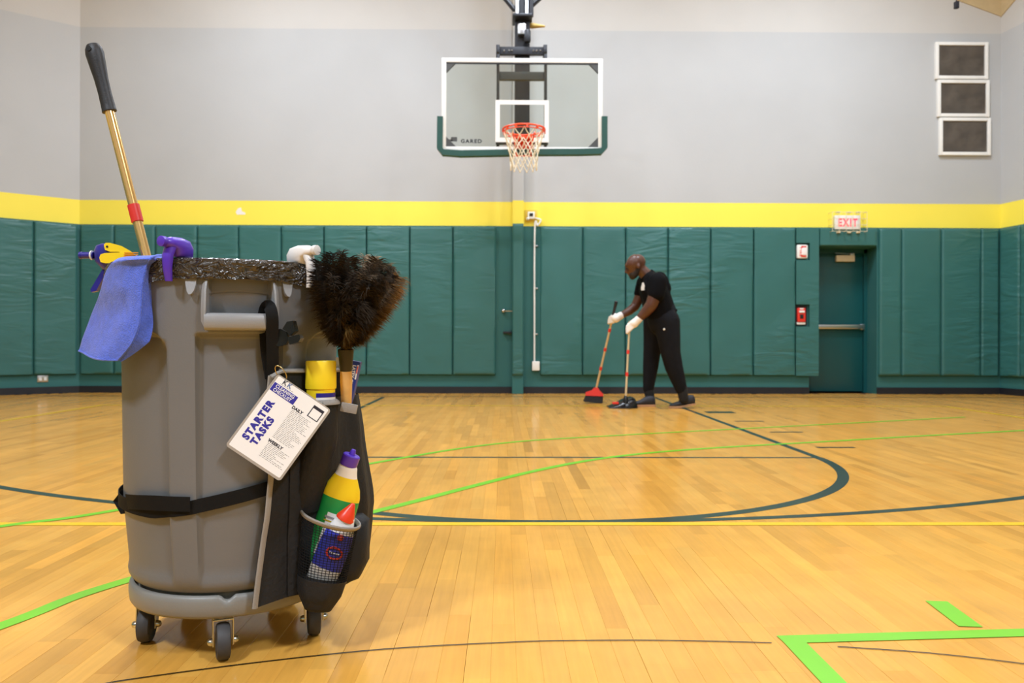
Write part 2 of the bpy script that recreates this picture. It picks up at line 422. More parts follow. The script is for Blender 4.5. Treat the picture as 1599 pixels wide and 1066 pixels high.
pr = [B0 + RDIR * 0.03, on_line(1597, B0, RDIR)]; pr.append(pr[-1] + RDIR * 0.6); pr.append(pr[-1] + RDIR * 0.6)
for i, lab in enumerate(('green wall pad on the right wall beside the right corner', 'green wall pad at the right edge of the right wall', 'green wall pad on the right wall, third from the corner')):
    pad(pr[i], pr[i + 1], PZ0, PZ1, lab, 'green wall pads')

# ------------------------------------------------------------------ exit door
YD = YW + 0.34
door = tag(bpy.data.objects.new('door_1', None), 'green steel exit door set back in the padded wall', kind='structure'); col.objects.link(door)
door.location = ((DX0 + DX1) / 2, YD, 0)
fx0, fx1 = DX0, DX1
m = MB(); m.box(((fx0 + fx1) / 2, YD, DZ / 2 - 0.01), (fx1 - fx0 - 0.11, 0.045, DZ - 0.06), bev=0.003); m.build('door_leaf', M_DOOR, door)
m = MB(); m.box((fx0 + 0.026, YD, DZ / 2), (0.05, 0.1, DZ)); m.box((fx1 - 0.026, YD, DZ / 2), (0.05, 0.1, DZ)); m.box(((fx0 + fx1) / 2, YD, DZ - 0.03), (fx1 - fx0, 0.1, 0.055)); m.build('door_frame', M_DOOR, door, smooth=False)
m = MB(); m.box(((fx0 + fx1) / 2, YD + 0.12, DZ / 2), (fx1 - fx0 + 0.1, 0.04, DZ + 0.1)); m.build('backing', M_DARK, door, smooth=False)
pb0 = on_y(1281, 510, YD - 0.08); pb1 = on_y(1348, 510, YD - 0.08)
m = MB(); m.box(((pb0.x + pb1.x) / 2 - 0.04, YD - 0.075, pb0.z), (pb1.x - pb0.x + 0.08, 0.045, 0.062), bev=0.01)
m.box((pb1.x + 0.0, YD - 0.045, pb0.z), (0.06, 0.05, 0.085), bev=0.008)
tag(m.build('push_bar', M_STEEL, door), 'steel push bar across the door')
dc = on_y(1319.5, 403.5, YD - 0.06)
m = MB(); m.box((dc.x, YD - 0.055, dc.z), (0.27, 0.06, 0.092), bev=0.008); dcl = m.build('door_closer', M_BEIGE, door)
m = MB(); m.tube([(dc.x + 0.1, YD - 0.06, dc.z + 0.065), (dc.x - 0.16, YD - 0.1, dc.z + 0.075)], 0.008, 6); m.box((dc.x + 0.1, YD - 0.06, dc.z + 0.06), (0.06, 0.05, 0.035), bev=0.006); m.build('closer_arm', M_STEEL, dcl)

# ------------------------------------------------------------------ FLOOR of maple boards
M_FLOOR = attr_mat('maple_boards', 0.17, 0.26, grain=(70, 3.0, 20))
M_SUB = mat('subfloor', rgb(96, 62, 30), 0.7)
m = MB(); m.box((0, 2.2, -0.06), (24, 19.5, 0.1)); floor = tag(m.build('floor', M_SUB, smooth=False), 'glossy maple gym floor with painted court lines', kind='structure')
C_MAPLE = Vector(rgb(222, 163, 72)[:3])
boards = []; BW = 0.0585; fr = random.Random(3)
x = -8.8
while x < 9.2:
    y = -1.2 - fr.random()
    while y < YW + 0.1:
        L = fr.choice((0.3, 0.45, 0.6, 0.8, 1.0, 1.25)) * fr.uniform(0.85, 1.15)
        y1 = min(y + L, YW + 0.12)
        cyy = (y + y1) / 2
        inside = cyy < YW - max(0, (XL - x) * 0.77 ) and x < XR + (YW - cyy) * 0.16 and x > XL - (YW - cyy) * 1.295
        if y1 - y > 0.05 and inside:
            t = fr.gauss(0, 1); s_ = 1 + 0.055 * t; h_ = fr.gauss(0, 0.035)
            if fr.random() < 0.14: s_ *= 0.88; h_ -= 0.035
            cc = (C_MAPLE.x * s_, C_MAPLE.y * s_ * (1 + h_ * 0.5), C_MAPLE.z * s_ * (1 + h_ * 1.4), 1)
            gp = 0.00015 if fr.random() < 0.8 else 0.0007
            boards.append((x, x + BW - gp, y, y1 - 0.0002, cc))
        y = y1
    x += BW
def board_geo(mm, b):
    x0, x1, y0, y1, cc = b; e = 0.0004; mm.tint = cc
    mm.add([(x0, y0, -0.01), (x1, y0, -0.01), (x1, y1, -0.01), (x0, y1, -0.01), (x0, y0, -e), (x1, y0, -e), (x1, y1, -e), (x0, y1, -e),
            (x0 + e, y0 + 1e-5, 0), (x1 - e, y0 + 1e-5, 0), (x1 - e, y1 - 1e-5, 0), (x0 + e, y1 - 1e-5, 0)],
           [(8, 9, 10, 11), (4, 5, 9, 8), (5, 6, 10, 9), (6, 7, 11, 10), (7, 4, 8, 11), (0, 1, 5, 4), (1, 2, 6, 5), (2, 3, 7, 6), (3, 0, 4, 7)])
def vis(b):
    x0, x1, y0, y1, cc = b; y0 = max(y0, 1.66)
    if y1 <= y0: return 0
    yc = (y0 + y1) / 2; xc = (x0 + x1) / 2 
    if abs(xc / yc - 0.0119) > 0.66: return 0
    return (x1 - x0) * (1 / y0 - 1 / y1) / yc
boards.sort(key=vis, reverse=True)
for b in boards[:300]:
    mm = MB(); board_geo(mm, b); mm.build('floor_board', M_FLOOR, floor, loc=(b[0], b[2], 0), smooth=False)
mm = MB()
for b in boards[300:]: board_geo(mm, b)
tag(mm.build('floor_boards', M_FLOOR, floor, smooth=False), kind='stuff')

# painted court lines (flat paint on the boards)
M_LGREEN = mat('lime_line_paint', rgb(118, 200, 28), 0.3, var=0.03, coat=0.2)
M_LDARK = mat('dark_green_line_paint', rgb(12, 50, 48), 0.3, var=0.04, coat=0.2)
M_LYEL = mat('yellow_line_paint', rgb(238, 194, 12), 0.3, var=0.03, coat=0.2)
M_LBLACK = mat('black_line_paint', rgb(34, 32, 18), 0.35)
lz = [0.0006]
def band(name, pts, wd, mt, label):
    """flat ribbon of paint along floor points, centre line pts"""
    lz[0] += 0.00006; z = lz[0]; n = len(pts); vs = []
    for i, p in enumerate(pts):
        t = (pts[min(i + 1, n - 1)] - pts[max(i - 1, 0)]).normalized(); s_ = Vector((-t.y, t.x, 0)) * wd / 2
        vs += [Vector((p.x, p.y, z)) + s_, Vector((p.x, p.y, z)) - s_]
    mm = MB(); mm.add(vs, [(2 * i, 2 * i + 1, 2 * i + 3, 2 * i + 2) for i in range(n - 1)])
    o = mm.build(name, mt, floor, smooth=False); o['label'] = label; return o
def spline(P, k=14):
    out = []; P = [2 * P[0] - P[1]] + P + [2 * P[-1] - P[-2]]
    for i in range(1, len(P) - 2):
        for j in range(k):
            t = j / k; a, b, c, d = P[i - 1:i + 3]
            out.append(0.5 * (2 * b + (c - a) * t + (2 * a - 5 * b + 4 * c - d) * t * t + (3 * b - a - 3 * c + d) * t ** 3))
    return out + [P[-2]]
def arc(c, r, a0, a1, n=72): return [Vector((c[0] + r * math.cos(lerp(a0, a1, i / n)), c[1] + r * math.sin(lerp(a0, a1, i / n)), 0)) for i in range(n + 1)]
V = lambda x, y: Vector((x, y, 0))
HX = on_floor(818, 640).x * 0 + at(818, 203, 8.56).x
ft = on_floor(900, 714).y; lw = 0.052
cr_ = on_floor(890, 817).y
KR = ft - cr_ - 0.02
band('lane_line', [V(HX + KR, ft), V(HX + KR, 10.35)], lw, M_LDARK, 'dark green lane line running to the baseline')
band('lane_line', [V(HX - KR, ft), V(HX - KR, 10.35)], lw, M_LDARK, 'dark green lane line on the left of the key')
band('free_throw_line', [V(HX - KR, ft), V(HX + KR, ft)], 0.045, M_LDARK, 'dark green free throw line')
band('free_throw_circle', arc((HX, ft), KR, PI, 2 * PI), 0.06, M_LDARK, 'dark green half circle around the key')
R3 = 8.56 - cr_ - 0.03
band('three_point_line', arc((HX, 8.56), R3, PI + 0.2, 2 * PI - 0.2, 110), 0.05, M_LDARK, 'dark green three point arc')
band('baseline', [V(XL - 0.2, 10.47), V(XR + 0.1, 10.47)], 0.055, M_LDARK, 'dark baseline near the back wall')
for px, py, ln, wd in ((1124, 643.5, 0.30, 0.2), (1170, 657.5, 0.27, 0.05), (1228, 674.5, 0.27, 0.05), (1305, 698.5, 0.27, 0.05)):
    p = on_floor(px, py)
    for sg in (1, -1):
        xx = HX + sg * (p.x - HX)
        band('lane_mark', [V(xx - ln / 2, p.y), V(xx + ln / 2, p.y)], wd, M_LDARK, 'short dark lane mark')
yl = on_floor(800, 818).y
band('court_line', [V(-7, yl - 0.0), V(8.2, yl)], 0.052, M_LYEL, 'yellow line across the whole floor')
ys = on_floor(1200, 634).y
xl_ = on_floor(80, 645).x; xr_ = on_floor(1520, 641).x
band('court_line', [V(xl_, ys), V(xr_, ys)], 0.05, M_LYEL, 'far yellow line in front of the wall')
band('court_line', [V(xl_, ys), V(xl_, -1)], 0.05, M_LYEL, 'yellow side line at the left')
band('court_line', [V(xr_, ys), V(xr_, -1)], 0.05, M_LYEL, 'yellow side line at the right')
fp = lambda q: Vector(on_floor(*q)).xy.to_3d()
g1 = [fp(q) for q in ((0, 978), (203, 905), (600, 795), (960, 713), (1330, 687), (1599, 672))]
g1 = [g1[0] + (g1[0] - g1[1]) * 2.0] + g1 + [g1[-1] + (g1[-1] - g1[-2]) * 1.2]
band('court_arc', spline(g1), 0.05, M_LGREEN, 'long lime green arc passing behind the bin')
g2 = [fp(q) for q in ((0, 822), (185, 796), (560, 727), (770, 693.5), (960, 680), (1330, 660.5))]
g2 = [g2[0] + (g2[0] - g2[1]) * 2.0] + g2 + [g2[-1] + (g2[-1] - g2[-2]) * 0.6]
band('court_arc', spline(g2), 0.045, M_LGREEN, 'farther lime green arc across the key')
ca = fp((1219, 999)); cb = fp((1599, 988))
band('court_corner', [ca, cb + (cb - ca) * 2], 0.05, M_LGREEN, 'lime green line at lower right')
l0 = fp((1234, 996)); band('court_corner', [l0, V(l0.x, 0.4)], 0.055, M_LGREEN, 'lime green line towards the camera')
s0 = fp((1462, 939)); s1 = fp((1516, 979)); band('court_corner', [s0, s1], 0.06, M_LGREEN, 'short lime green stub at lower right')
bl = [fp(q) for q in ((150, 1071), (205, 1061), (400, 1035), (600, 1014), (800, 1003), (900, 1000.5), (1050, 1000.5), (1205, 1004))]
band('centre_arc', spline(bl), 0.0048, M_LBLACK, 'thin dark arc in front of the bin')
bl = [fp(q) for q in ((1308, 1010), (1450, 1020), (1599, 1037), (1750, 1060))]
band('centre_arc', spline(bl), 0.0048, M_LBLACK, 'thin dark arc at lower right')

# ------------------------------------------------------------------ fittings on the back wall
M_RED = mat('signal_red', rgb(222, 52, 42), 0.4, var=0.03)
M_REDLIT = mat('exit_sign_red', rgb(255, 70, 95), 0.5, var=0.0, emit=0.6)
def wpt(px, py, Y=YW): return on_y(px, py, Y)
# exit sign in a wire cage
ec = wpt(1325, 346.5, YW - 0.1)
o = thing('exit_sign', (ec.x, YW, ec.z - 0.13), 'white exit sign inside a wire guard above the door', 'exit sign')
m = MB(); m.box((ec.x, YW - 0.045, ec.z), (0.36, 0.06, 0.2), bev=0.008); m.build('housing', M_WHITE, o)
text('EXIT', 0.15, M_REDLIT, (ec.x, YW - 0.0765, ec.z - 0.055), (1, 0, 0), (0, 0, 1), o, bold=0.004, align='CENTER', xs=0.75, label='pinkish red lettering')
m = MB(); hw, hh, y0 = 0.245, 0.135, YW - 0.14
for xx in (-hw, -hw * 0.6, -0.2 * hw, 0.2 * hw, 0.6 * hw, hw):
    m.tube([(ec.x + xx, YW, ec.z + hh), (ec.x + xx, y0, ec.z + hh), (ec.x + xx, y0, ec.z - hh), (ec.x + xx, YW, ec.z - hh)], 0.0035, 5)
for zz in (-hh, -hh * 0.33, hh * 0.33, hh):
    m.tube([(ec.x - hw, YW, ec.z + zz), (ec.x - hw, y0, ec.z + zz), (ec.x + hw, y0, ec.z + zz), (ec.x + hw, YW, ec.z + zz)], 0.0035, 5)
m.build('wire_guard', M_BEIGE, o)
m = MB()
for xx in (-0.13, 0.02, 0.15):
    for sg in (1, -1): m.box((ec.x + xx, YW - 0.06, ec.z + sg * (hh + 0.008)), (0.05, 0.05, 0.02), bev=0.004)
build_each(m, 'clip', M_BEIGE, o)
# strobe
sc_ = wpt(1253.5, 392.5, YW - 0.05)
o = thing('fire_strobe', (sc_.x, YW, sc_.z - 0.1), 'white fire alarm strobe in the upper cut-out beside the door', 'fire strobe')
m = MB(); m.box((sc_.x - 0.005, YW - 0.03, sc_.z), (0.16, 0.06, 0.2), bev=0.03); m.build('housing', M_WHITE, o)
text('FIRE', 0.06, M_RED, (sc_.x - 0.045, YW - 0.061, sc_.z + 0.06), (0, 0, -1), (1, 0, 0), o, bold=0.002, label='red lettering')
m = MB(); m.box((sc_.x + 0.012, YW - 0.062, sc_.z), (0.07, 0.02, 0.1), bev=0.01); m.build('lens', mat('strobe_lens', rgb(250, 240, 240), 0.1), o)
m = MB(); m.box((sc_.x + 0.012, YW - 0.0605, sc_.z + 0.068), (0.07, 0.004, 0.02)); m.box((sc_.x + 0.012, YW - 0.0605, sc_.z - 0.068), (0.07, 0.004, 0.02)); build_each(m, 'red_stripe', M_RED, o, smooth=False)
# pull station
ps = wpt(1252, 492, YW - 0.05)
o = thing('fire_pull_station', (ps.x, YW, ps.z - 0.13), 'red fire alarm pull station in the lower cut-out beside the door', 'pull station')
m = MB(); m.box((ps.x, YW - 0.01, ps.z), (0.17, 0.02, 0.28)); m.build('recess_plate', M_DARK, o, smooth=False)
m = MB(); m.box((ps.x - 0.005, YW - 0.035, ps.z + 0.005), (0.115, 0.05, 0.2), bev=0.012); m.build('housing', M_RED, o)
m = MB(); m.box((ps.x - 0.005, YW - 0.065, ps.z + 0.05), (0.075, 0.02, 0.03), bev=0.006); m.box((ps.x - 0.005, YW - 0.062, ps.z + 0.09), (0.05, 0.008, 0.02), bev=0.002); m.build('pull_handle', M_WHITE, o)
m = MB(); m.box((ps.x - 0.005, YW - 0.061, ps.z - 0.02), (0.05, 0.01, 0.06), bev=0.004); m.build('emblem', M_DARK, o)
m = MB(); m.box((ps.x - 0.005, YW - 0.03, ps.z - 0.115), (0.12, 0.03, 0.03), bev=0.005); m.build('bottom_plate', M_WHITE, o)
# thermostat in guard, beside the column
tb = wpt(829, 337, YW - 0.02)
o = thing('thermostat', (tb.x, YW, tb.z - 0.09), 'small white wall control on the yellow band beside the column', 'thermostat')
m = MB(); m.box((tb.x, YW - 0.008, tb.z), (0.17, 0.016, 0.17), bev=0.004); m.build('back_plate', mat('clear_yellowed_guard', rgb(225, 190, 60), 0.3), o)
m = MB(); m.box((tb.x + 0.003, YW - 0.035, tb.z + 0.005), (0.1, 0.05, 0.1), bev=0.008); m.build('housing', M_WHITE, o)
m = MB(); m.box((tb.x + 0.003, YW - 0.062, tb.z + 0.01), (0.05, 0.008, 0.042)); m.build('screen', M_DARK, o, smooth=False)
m = MB(); m.ball((tb.x - 0.045, YW - 0.05, tb.z - 0.045), 0.025); m.build('knob', M_WHITE, o)
# conduit
q0 = wpt(849, 345, YW - 0.02); q1 = wpt(835, 362, YW - 0.03); q2 = wpt(834, 560, YW - 0.03)
o = thing('conduit', (q2.x, YW, q2.z - 0.2), 'thin white cable conduit running down beside the column', 'conduit')
m = MB(); m.tube(spline([Vector((tb.x + 0.06, YW - 0.03, tb.z - 0.03)), Vector((tb.x + 0.14, YW - 0.03, tb.z - 0.06)), Vector((q1.x + 0.04, YW - 0.03, q1.z + 0.09)), Vector((q1.x, YW - 0.03, q1.z)), Vector((q1.x, YW - 0.03, q2.z - 0.05))], 6), 0.0125, 8); m.build('pipe', M_WHITE, o)
m = MB(); m.box((q1.x + 0.02, YW - 0.035, q2.z - 0.1), (0.105, 0.07, 0.13), bev=0.01); m.build('junction_box', M_WHITE, o)
m = MB()
for zz in (0.35, 1.0, 1.6): m.box((q1.x + 0.015, YW - 0.012, q2.z + zz), (0.06, 0.024, 0.02), bev=0.003)
build_each(m, 'clip', M_STEEL, o)
# anchors left of the column
ap = wpt(786, 485, YW - 0.04)
o = thing('wall_hook', (ap.x, YW, ap.z), 'small steel wall hook left of the middle column', 'hook')
m = MB(); m.ball((ap.x, YW - 0.035, ap.z), 0.03); m.tube([(ap.x, YW, ap.z), (ap.x, YW - 0.04, ap.z)], 0.012, 8); m.build('knob', M_STEEL, o)
m = MB(); m.tube([(ap.x, YW - 0.05, ap.z - 0.003), (ap.x + 0.13, YW - 0.05, ap.z - 0.006)], 0.006, 6); m.build('rod', M_STEEL, o)
ap = wpt(793, 519, YW - 0.04)
o = thing('floor_latch', (ap.x, YW, ap.z), 'small dark latch bar on the wall left of the middle column', 'latch')
m = MB(); m.box((ap.x - 0.005, YW - 0.03, ap.z), (0.12, 0.05, 0.03), bev=0.006); m.build('bar', M_BLACKBASE, o)
m = MB(); m.box((ap.x + 0.03, YW - 0.012, ap.z), (0.05, 0.024, 0.07), bev=0.004); m.build('plate', M_DOOR, o)
# outlet on the left wall
ol = on_line(67, A0, LDIR); LN = Vector((-LDIR.y, LDIR.x, 0)); LN = LN if LN.dot(Vector((0, -1, 0))) > 0 else -LN
oz = CAM.z - 60 / F * (ol - CAM).dot(fwd); XM = Matrix((LDIR, LN, Vector((0, 0, 1)))).transposed()
o = thing('wall_outlet', (ol.x, ol.y, oz - 0.04), 'small steel double outlet low on the angled left wall', 'outlet')
m = MB(); m.box(Vector((ol.x, ol.y, oz)) + LN * 0.005, (0.13, 0.01, 0.09), XM, bev=0.003); m.build('plate', M_STEEL, o)
m = MB()
for sg in (-1, 1): m.box(Vector((ol.x, ol.y, oz)) + LN * 0.012 + LDIR * 0.03 * sg, (0.035, 0.01, 0.05), XM, bev=0.004)
build_each(m, 'socket', M_WHITE, o)

# three mesh panels high on the wall
M_MESH = mat('dark_wire_mesh', rgb(112, 104, 94), 0.5, var=0.35, vscale=5)
M_PANE = mat('dark_glass', rgb(58, 52, 48), 0.3, var=0.5, vscale=7)
for nm, (x0, x1, y0, y1) in (('top', (1461, 1543, 66, 123)), ('middle', (1464, 1545, 125, 182)), ('bottom', (1467, 1547, 184, 242))):
    a = wpt(x0, y1, YW - 0.04); b = wpt(x1, y0, YW - 0.04); cx, cz = (a.x + b.x) / 2, (a.z + b.z) / 2; W_, H_ = b.x - a.x, b.z - a.z
    o = thing('wall_grille', (cx, YW, a.z), '%s of three white framed dark mesh panels high at the right' % nm, 'wall grille', 'mesh panels')
    m = MB(); fw = 0.045
    for sx in (-1, 1): m.box((cx + sx * (W_ / 2 - fw / 2), YW - 0.025, cz), (fw, 0.05, H_), bev=0.004)
    for sz in (-1, 1): m.box((cx, YW - 0.025, cz + sz * (H_ / 2 - fw / 2)), (W_ - 2 * fw, 0.048, fw), bev=0.004)
    m.build('frame', M_WHITE, o)
    m = MB(); m.box((cx, YW - 0.008, cz), (W_ - 0.06, 0.012, H_ - 0.06)); m.build('pane', M_PANE, o, smooth=False)
    m = MB(); k = 22
    for i in range(k): zz = cz - H_ / 2 + fw + (i + 0.5) * (H_ - 2 * fw) / k; m.box((cx, YW - 0.024, zz), (W_ - 2 * fw, 0.006, 0.008))
    k = 30
    for i in range(k): xx = cx - W_ / 2 + fw + (i + 0.5) * (W_ - 2 * fw) / k; m.box((xx, YW - 0.027, cz), (0.004, 0.003, H_ - 2 * fw))
    m.build('mesh', M_MESH, o, smooth=False)
# small black fixture hanging near the right corner
hp = at(1493.5, 8, 10.2)
o = thing('hanging_fixture', hp, 'small black fitting hanging from the ceiling near the right corner', 'fixture')
m = MB(); m.box(hp, (0.05, 0.05, 0.09), bev=0.006); m.build('housing', M_BLACKBASE, o)
m = MB(); m.tube([hp + Vector((0, 0, 0.04)), Vector((hp.x, hp.y, HZ))], 0.006, 6); m.build('cable', M_BLACKBASE, o)

# ================================================================== BASKETBALL HOOP
M_BLACKMETAL = mat('black_steel', rgb(36, 38, 44), 0.42, 0.2, var=0.08)
M_GREYSTEEL = mat('dark_grey_steel', rgb(74, 76, 76), 0.45, 0.3)
M_ORANGE = mat('rim_orange', rgb(238, 82, 36), 0.35, var=0.03)
M_NET = mat('net_cord', rgb(232, 222, 196), 0.8)
M_BGREEN = mat('backboard_pad_green', rgb(20, 74, 66), 0.5)
def glass_mat(name, tint, refl=0.06):
    g = bpy.data.materials.new(name); g.use_nodes = True; nt = g.node_tree; n = nt.nodes; l = nt.links
    n.remove(n['Principled BSDF']); out = n['Material Output']
    t = n.new('ShaderNodeBsdfTransparent'); t.inputs[0].default_value = tint
    gl = n.new('ShaderNodeBsdfGlossy'); gl.inputs['Roughness'].default_value = 0.03
    mx = n.new('ShaderNodeMixShader'); mx.inputs[0].default_value = refl
    l.new(t.outputs[0], mx.inputs[1]); l.new(gl.outputs[0], mx.inputs[2]); l.new(mx.outputs[0], out.inputs[0]); return g
M_GLASS = glass_mat('backboard_glass', (0.93, 0.96, 0.94, 1))
bb = at(815.5, 165, 8.94); YB = bb.y; S = F / 8.94
bp_ = lambda px, py, dy=0.0: (lambda q: Vector((q.x, q.y, q.z)))(on_y(px, py, YB + dy))
tl = bp_(690, 91); br = bp_(940.5, 237.5); bx0, bx1, bz0, bz1 = tl.x, br.x, br.z, tl.z; bcx = (bx0 + bx1) / 2
hoop = thing('basketball_hoop', (bcx, YB + 0.6, HZ), 'glass basketball backboard with orange rim hung from a black ceiling mast', 'basketball hoop')
m = MB(); fw = 0.05
for X_ in (bx0 + fw / 2, bx1 - fw / 2): m.box((X_, YB, (bz0 + bz1) / 2), (fw, 0.045, bz1 - bz0), bev=0.004)
for Z_ in (bz0 + fw / 2, bz1 - fw / 2): m.box((bcx, YB, Z_), (bx1 - bx0 - 2 * fw, 0.045, fw), bev=0.004)
m.build('board_frame', M_WHITE, hoop)
m = MB(); m.box((bcx, YB, (bz0 + bz1) / 2), (bx1 - bx0 - 2 * fw, 0.014, bz1 - bz0 - 2 * fw)); pane = m.build('pane', M_GLASS, hoop, smooth=False)
# shooter's square
a = bp_(773.5, 222); b = bp_(857, 157); t = 0.05; m = MB()
for X_ in (a.x + t / 2, b.x - t / 2): m.box((X_, YB - 0.0085, (a.z + b.z) / 2), (t, 0.003, b.z - a.z))
for Z_ in (a.z + t / 2, b.z - t / 2): m.box(((a.x + b.x) / 2, YB - 0.0085, Z_), (b.x - a.x - 2 * t, 0.003, t))
m.build('target_square', M_WHITE, pane, smooth=False)
m = MB(); k = 0.115
for sx, X_ in ((1, bx0 + fw), (-1, bx1 - fw)):
    for sz, Z_ in ((1, bz0 + fw), (-1, bz1 - fw)):
        m.prism([(X_, YB - 0.018, Z_), (X_ + sx * k, YB - 0.018, Z_), (X_, YB - 0.018, Z_ + sz * k)], (0, 0.036, 0))
build_each(m, 'corner_bracket', M_GREYSTEEL, hoop, smooth=False)
m = MB(); m.box((bcx, YB - 0.01, bz1 - fw - 0.008), (bx1 - bx0 - 2 * fw, 0.02, 0.014)); m.build('gasket', M_BLACKMETAL, hoop, smooth=False)
lg = bp_(718, 222.5, -0.02)
text('GARED', 0.058, M_BLACKMETAL, (lg.x + 0.01, YB - 0.011, lg.z), (1, 0, 0), (0, 0, 1), hoop, bold=0.0025, xs=1.1, label='small black maker lettering')
m = MB(); lx = bp_(709, 217, -0.02); m.box((lx.x, YB - 0.01, lx.z), (0.07, 0.004, 0.05)); m.box((lx.x - 0.045, YB - 0.01, lx.z - 0.012), (0.05, 0.004, 0.02)); m.build('maker_logo', M_GREYSTEEL, hoop, smooth=False)
# green edge padding
m = MB()
pts = [bp_(687.5, 183), bp_(687, 232), bp_(692, 238.5), bp_(720, 240.5), bp_(815, 238.5), bp_(905, 238.0), bp_(938, 237), bp_(943.5, 231), bp_(943.5, 183)]
prs = []
for i, p in enumerate(pts):
    tdir = (pts[min(i + 1, len(pts) - 1)] - pts[max(i - 1, 0)]).normalized(); nn = Vector((tdir.z, 0, -tdir.x)) * 0.033
    prs.append([p + nn + Vector((0, -0.045, 0)), p + nn + Vector((0, 0.045, 0)), p - nn + Vector((0, 0.045, 0)), p - nn + Vector((0, -0.045, 0))])
m.loft(prs); m.build('edge_padding', M_BGREEN, hoop, angle=50)
# rim
rc = Vector((at(818, 203, 8.56).x, YB - 0.39, 3.045)); m = MB()
m.tube([rc + Vector((0.229 * math.cos(2 * PI * i / 40), 0.229 * math.sin(2 * PI * i / 40), 0)) for i in range(41)], 0.0105, 8)
m.tube([rc + Vector((0.225 * math.cos(2 * PI * i / 40), 0.225 * math.sin(2 * PI * i / 40), -0.03)) for i in range(41) if True], 0.006, 6)
for i in range(12):
    an = 2 * PI * i / 12 + 0.13; p = rc + Vector((0.229 * math.cos(an), 0.229 * math.sin(an), -0.018)); m.box(p, (0.02, 0.02, 0.035), Matrix.Rotation(an, 3, 'Z'))
rim = m.build('rim', M_ORANGE, hoop)
m = MB(); yb = YB - 0.025
m.box((rc.x, yb - 0.006, rc.z - 0.1), (0.2, 0.014, 0.22), bev=0.004)
m.box((rc.x, yb - 0.075, rc.z - 0.02), (0.19, 0.15, 0.012), bev=0.003)
for sx in (-1, 1):
    m.prism([(rc.x + sx * 0.085, yb, rc.z - 0.2), (rc.x + sx * 0.085, yb, rc.z - 0.02), (rc.x + sx * 0.085, yb - 0.16, rc.z - 0.02), (rc.x + sx * 0.085, yb - 0.13, rc.z - 0.08)], (sx * 0.012, 0, 0))
    m.tube([(rc.x + sx * 0.07, yb - 0.02, rc.z - 0.2), (rc.x + sx * 0.12, yb - 0.3, rc.z - 0.01)], 0.009, 6)
m.build('rim_bracket', M_ORANGE, rim)
m = MB(); NC = 12
def netp(k, lev):  # level 0..5
    t_ = lev / 5; rr = pw(t_, [(0, 0.222), (0.3, 0.185), (0.65, 0.15), (1, 0.145)]); an = 2 * PI * (k + (lev % 2) * 0.5) / NC
    return rc + Vector((rr * math.cos(an), rr * math.sin(an), -0.02 - 0.41 * t_))
for k in range(NC):
    for lev in range(5):
        j = -1 if lev % 2 else 1
        for kk in (k, k + j) if lev % 2 == 0 else (k, k + 1):
            kk2 = k if kk == k else (k - 1 if lev % 2 == 0 else k + 1)
            m.tube([netp(k, lev), lerp(netp(k, lev), netp(kk2, lev + 1), 0.5) + Vector((0, 0, -0.008)), netp(kk2, lev + 1)], 0.0055, 5, caps=False)
    m.ball(netp(k, 5), 0.011, n=6)
m.build('net', M_NET, rim)
# steel behind the board
YM = YB + 0.42; mp_ = lambda px, py, Y=YM: on_y(px, py, Y)
def rect(m, x0, x1, y0, y1, Y, dy, bev=0.004):
    a = on_y(x0, y1, Y); b = on_y(x1, y0, Y); m.box(((a.x + b.x) / 2, Y + dy / 2, (a.z + b.z) / 2), (b.x - a.x, dy, b.z - a.z), bev=bev)
m = MB(); a = mp_(803.5, 226); b = mp_(827, 226); m.box(((a.x + b.x) / 2, YM + 0.09, (a.z + HZ) / 2), (b.x - a.x, 0.18, HZ - a.z), bev=0.01); m.build('mast', M_BLACKMETAL, hoop)
m = MB()
for px in (807.5, 822.5):
    p = mp_(px, 24, YM - 0.06); m.tube([p, (p.x, p.y, HZ)], 0.022, 10)
build_each(m, 'lift_rod', M_STEEL, hoop)
m = MB(); p = mp_(828.5, 26, YM - 0.02); m.tube([p, (p.x, p.y, HZ)], 0.035, 10); m.build('cable_tube', M_BLACKMETAL, hoop)
m = MB(); p = mp_(815.5, 29.5, YM); m.box((p.x, p.y + 0.02, p.z), (0.235, 0.3, 0.035), bev=0.01)
m.build('flange', M_BLACKMETAL, hoop)
m = MB(); p = mp_(804, 16); q = mp_(784, -8); d = q - p; m.tube([p, p + d * 6], 0.03, 8); p = mp_(829, 10); q = mp_(844, -4); m.tube([p, p + (q - p) * 8], 0.03, 8); build_each(m, 'diagonal_brace', M_BLACKMETAL, hoop)
m = MB(); rect(m, 779, 850, 73, 84.5, YM - 0.06, 0.06); rect(m, 774.5, 780.5, 69.5, 87, YM - 0.1, 0.12); rect(m, 848.5, 854.5, 69.5, 87, YM - 0.1, 0.12); m.build('top_crossbar', M_BLACKMETAL, hoop)
m = MB()
for px in (787, 795, 799, 833, 838, 844):
    p = mp_(px, 79, YM - 0.065); m.ball((p.x, p.y, p.z), 0.013, n=8)
for px in (810, 815, 820):
    p = mp_(px, 86, YM - 0.01); m.ball((p.x, p.y, p.z), 0.01, n=8)
build_each(m, 'bolt', M_STEEL, hoop)
m = MB()
for x0, x1 in ((775, 780), (849.5, 854.5)): rect(m, x0, x1, 84, 232, YB + 0.07, 0.05)
build_each(m, 'rail', M_BLACKMETAL, hoop)
m = MB(); rect(m, 776, 854, 112, 124, YB + 0.12, 0.06); rect(m, 774, 856, 220.5, 225, YB + 0.03, 0.04); build_each(m, 'lower_crossbar', M_GREYSTEEL, hoop)
m = MB()
for px in (777.5, 852): 
    p = on_y(px, 78, YB + 0.09); m.box((p.x, (p.y + YM) / 2, p.z), (0.035, YM - p.y, 0.05), bev=0.004)
build_each(m, 'arm', M_BLACKMETAL, hoop)
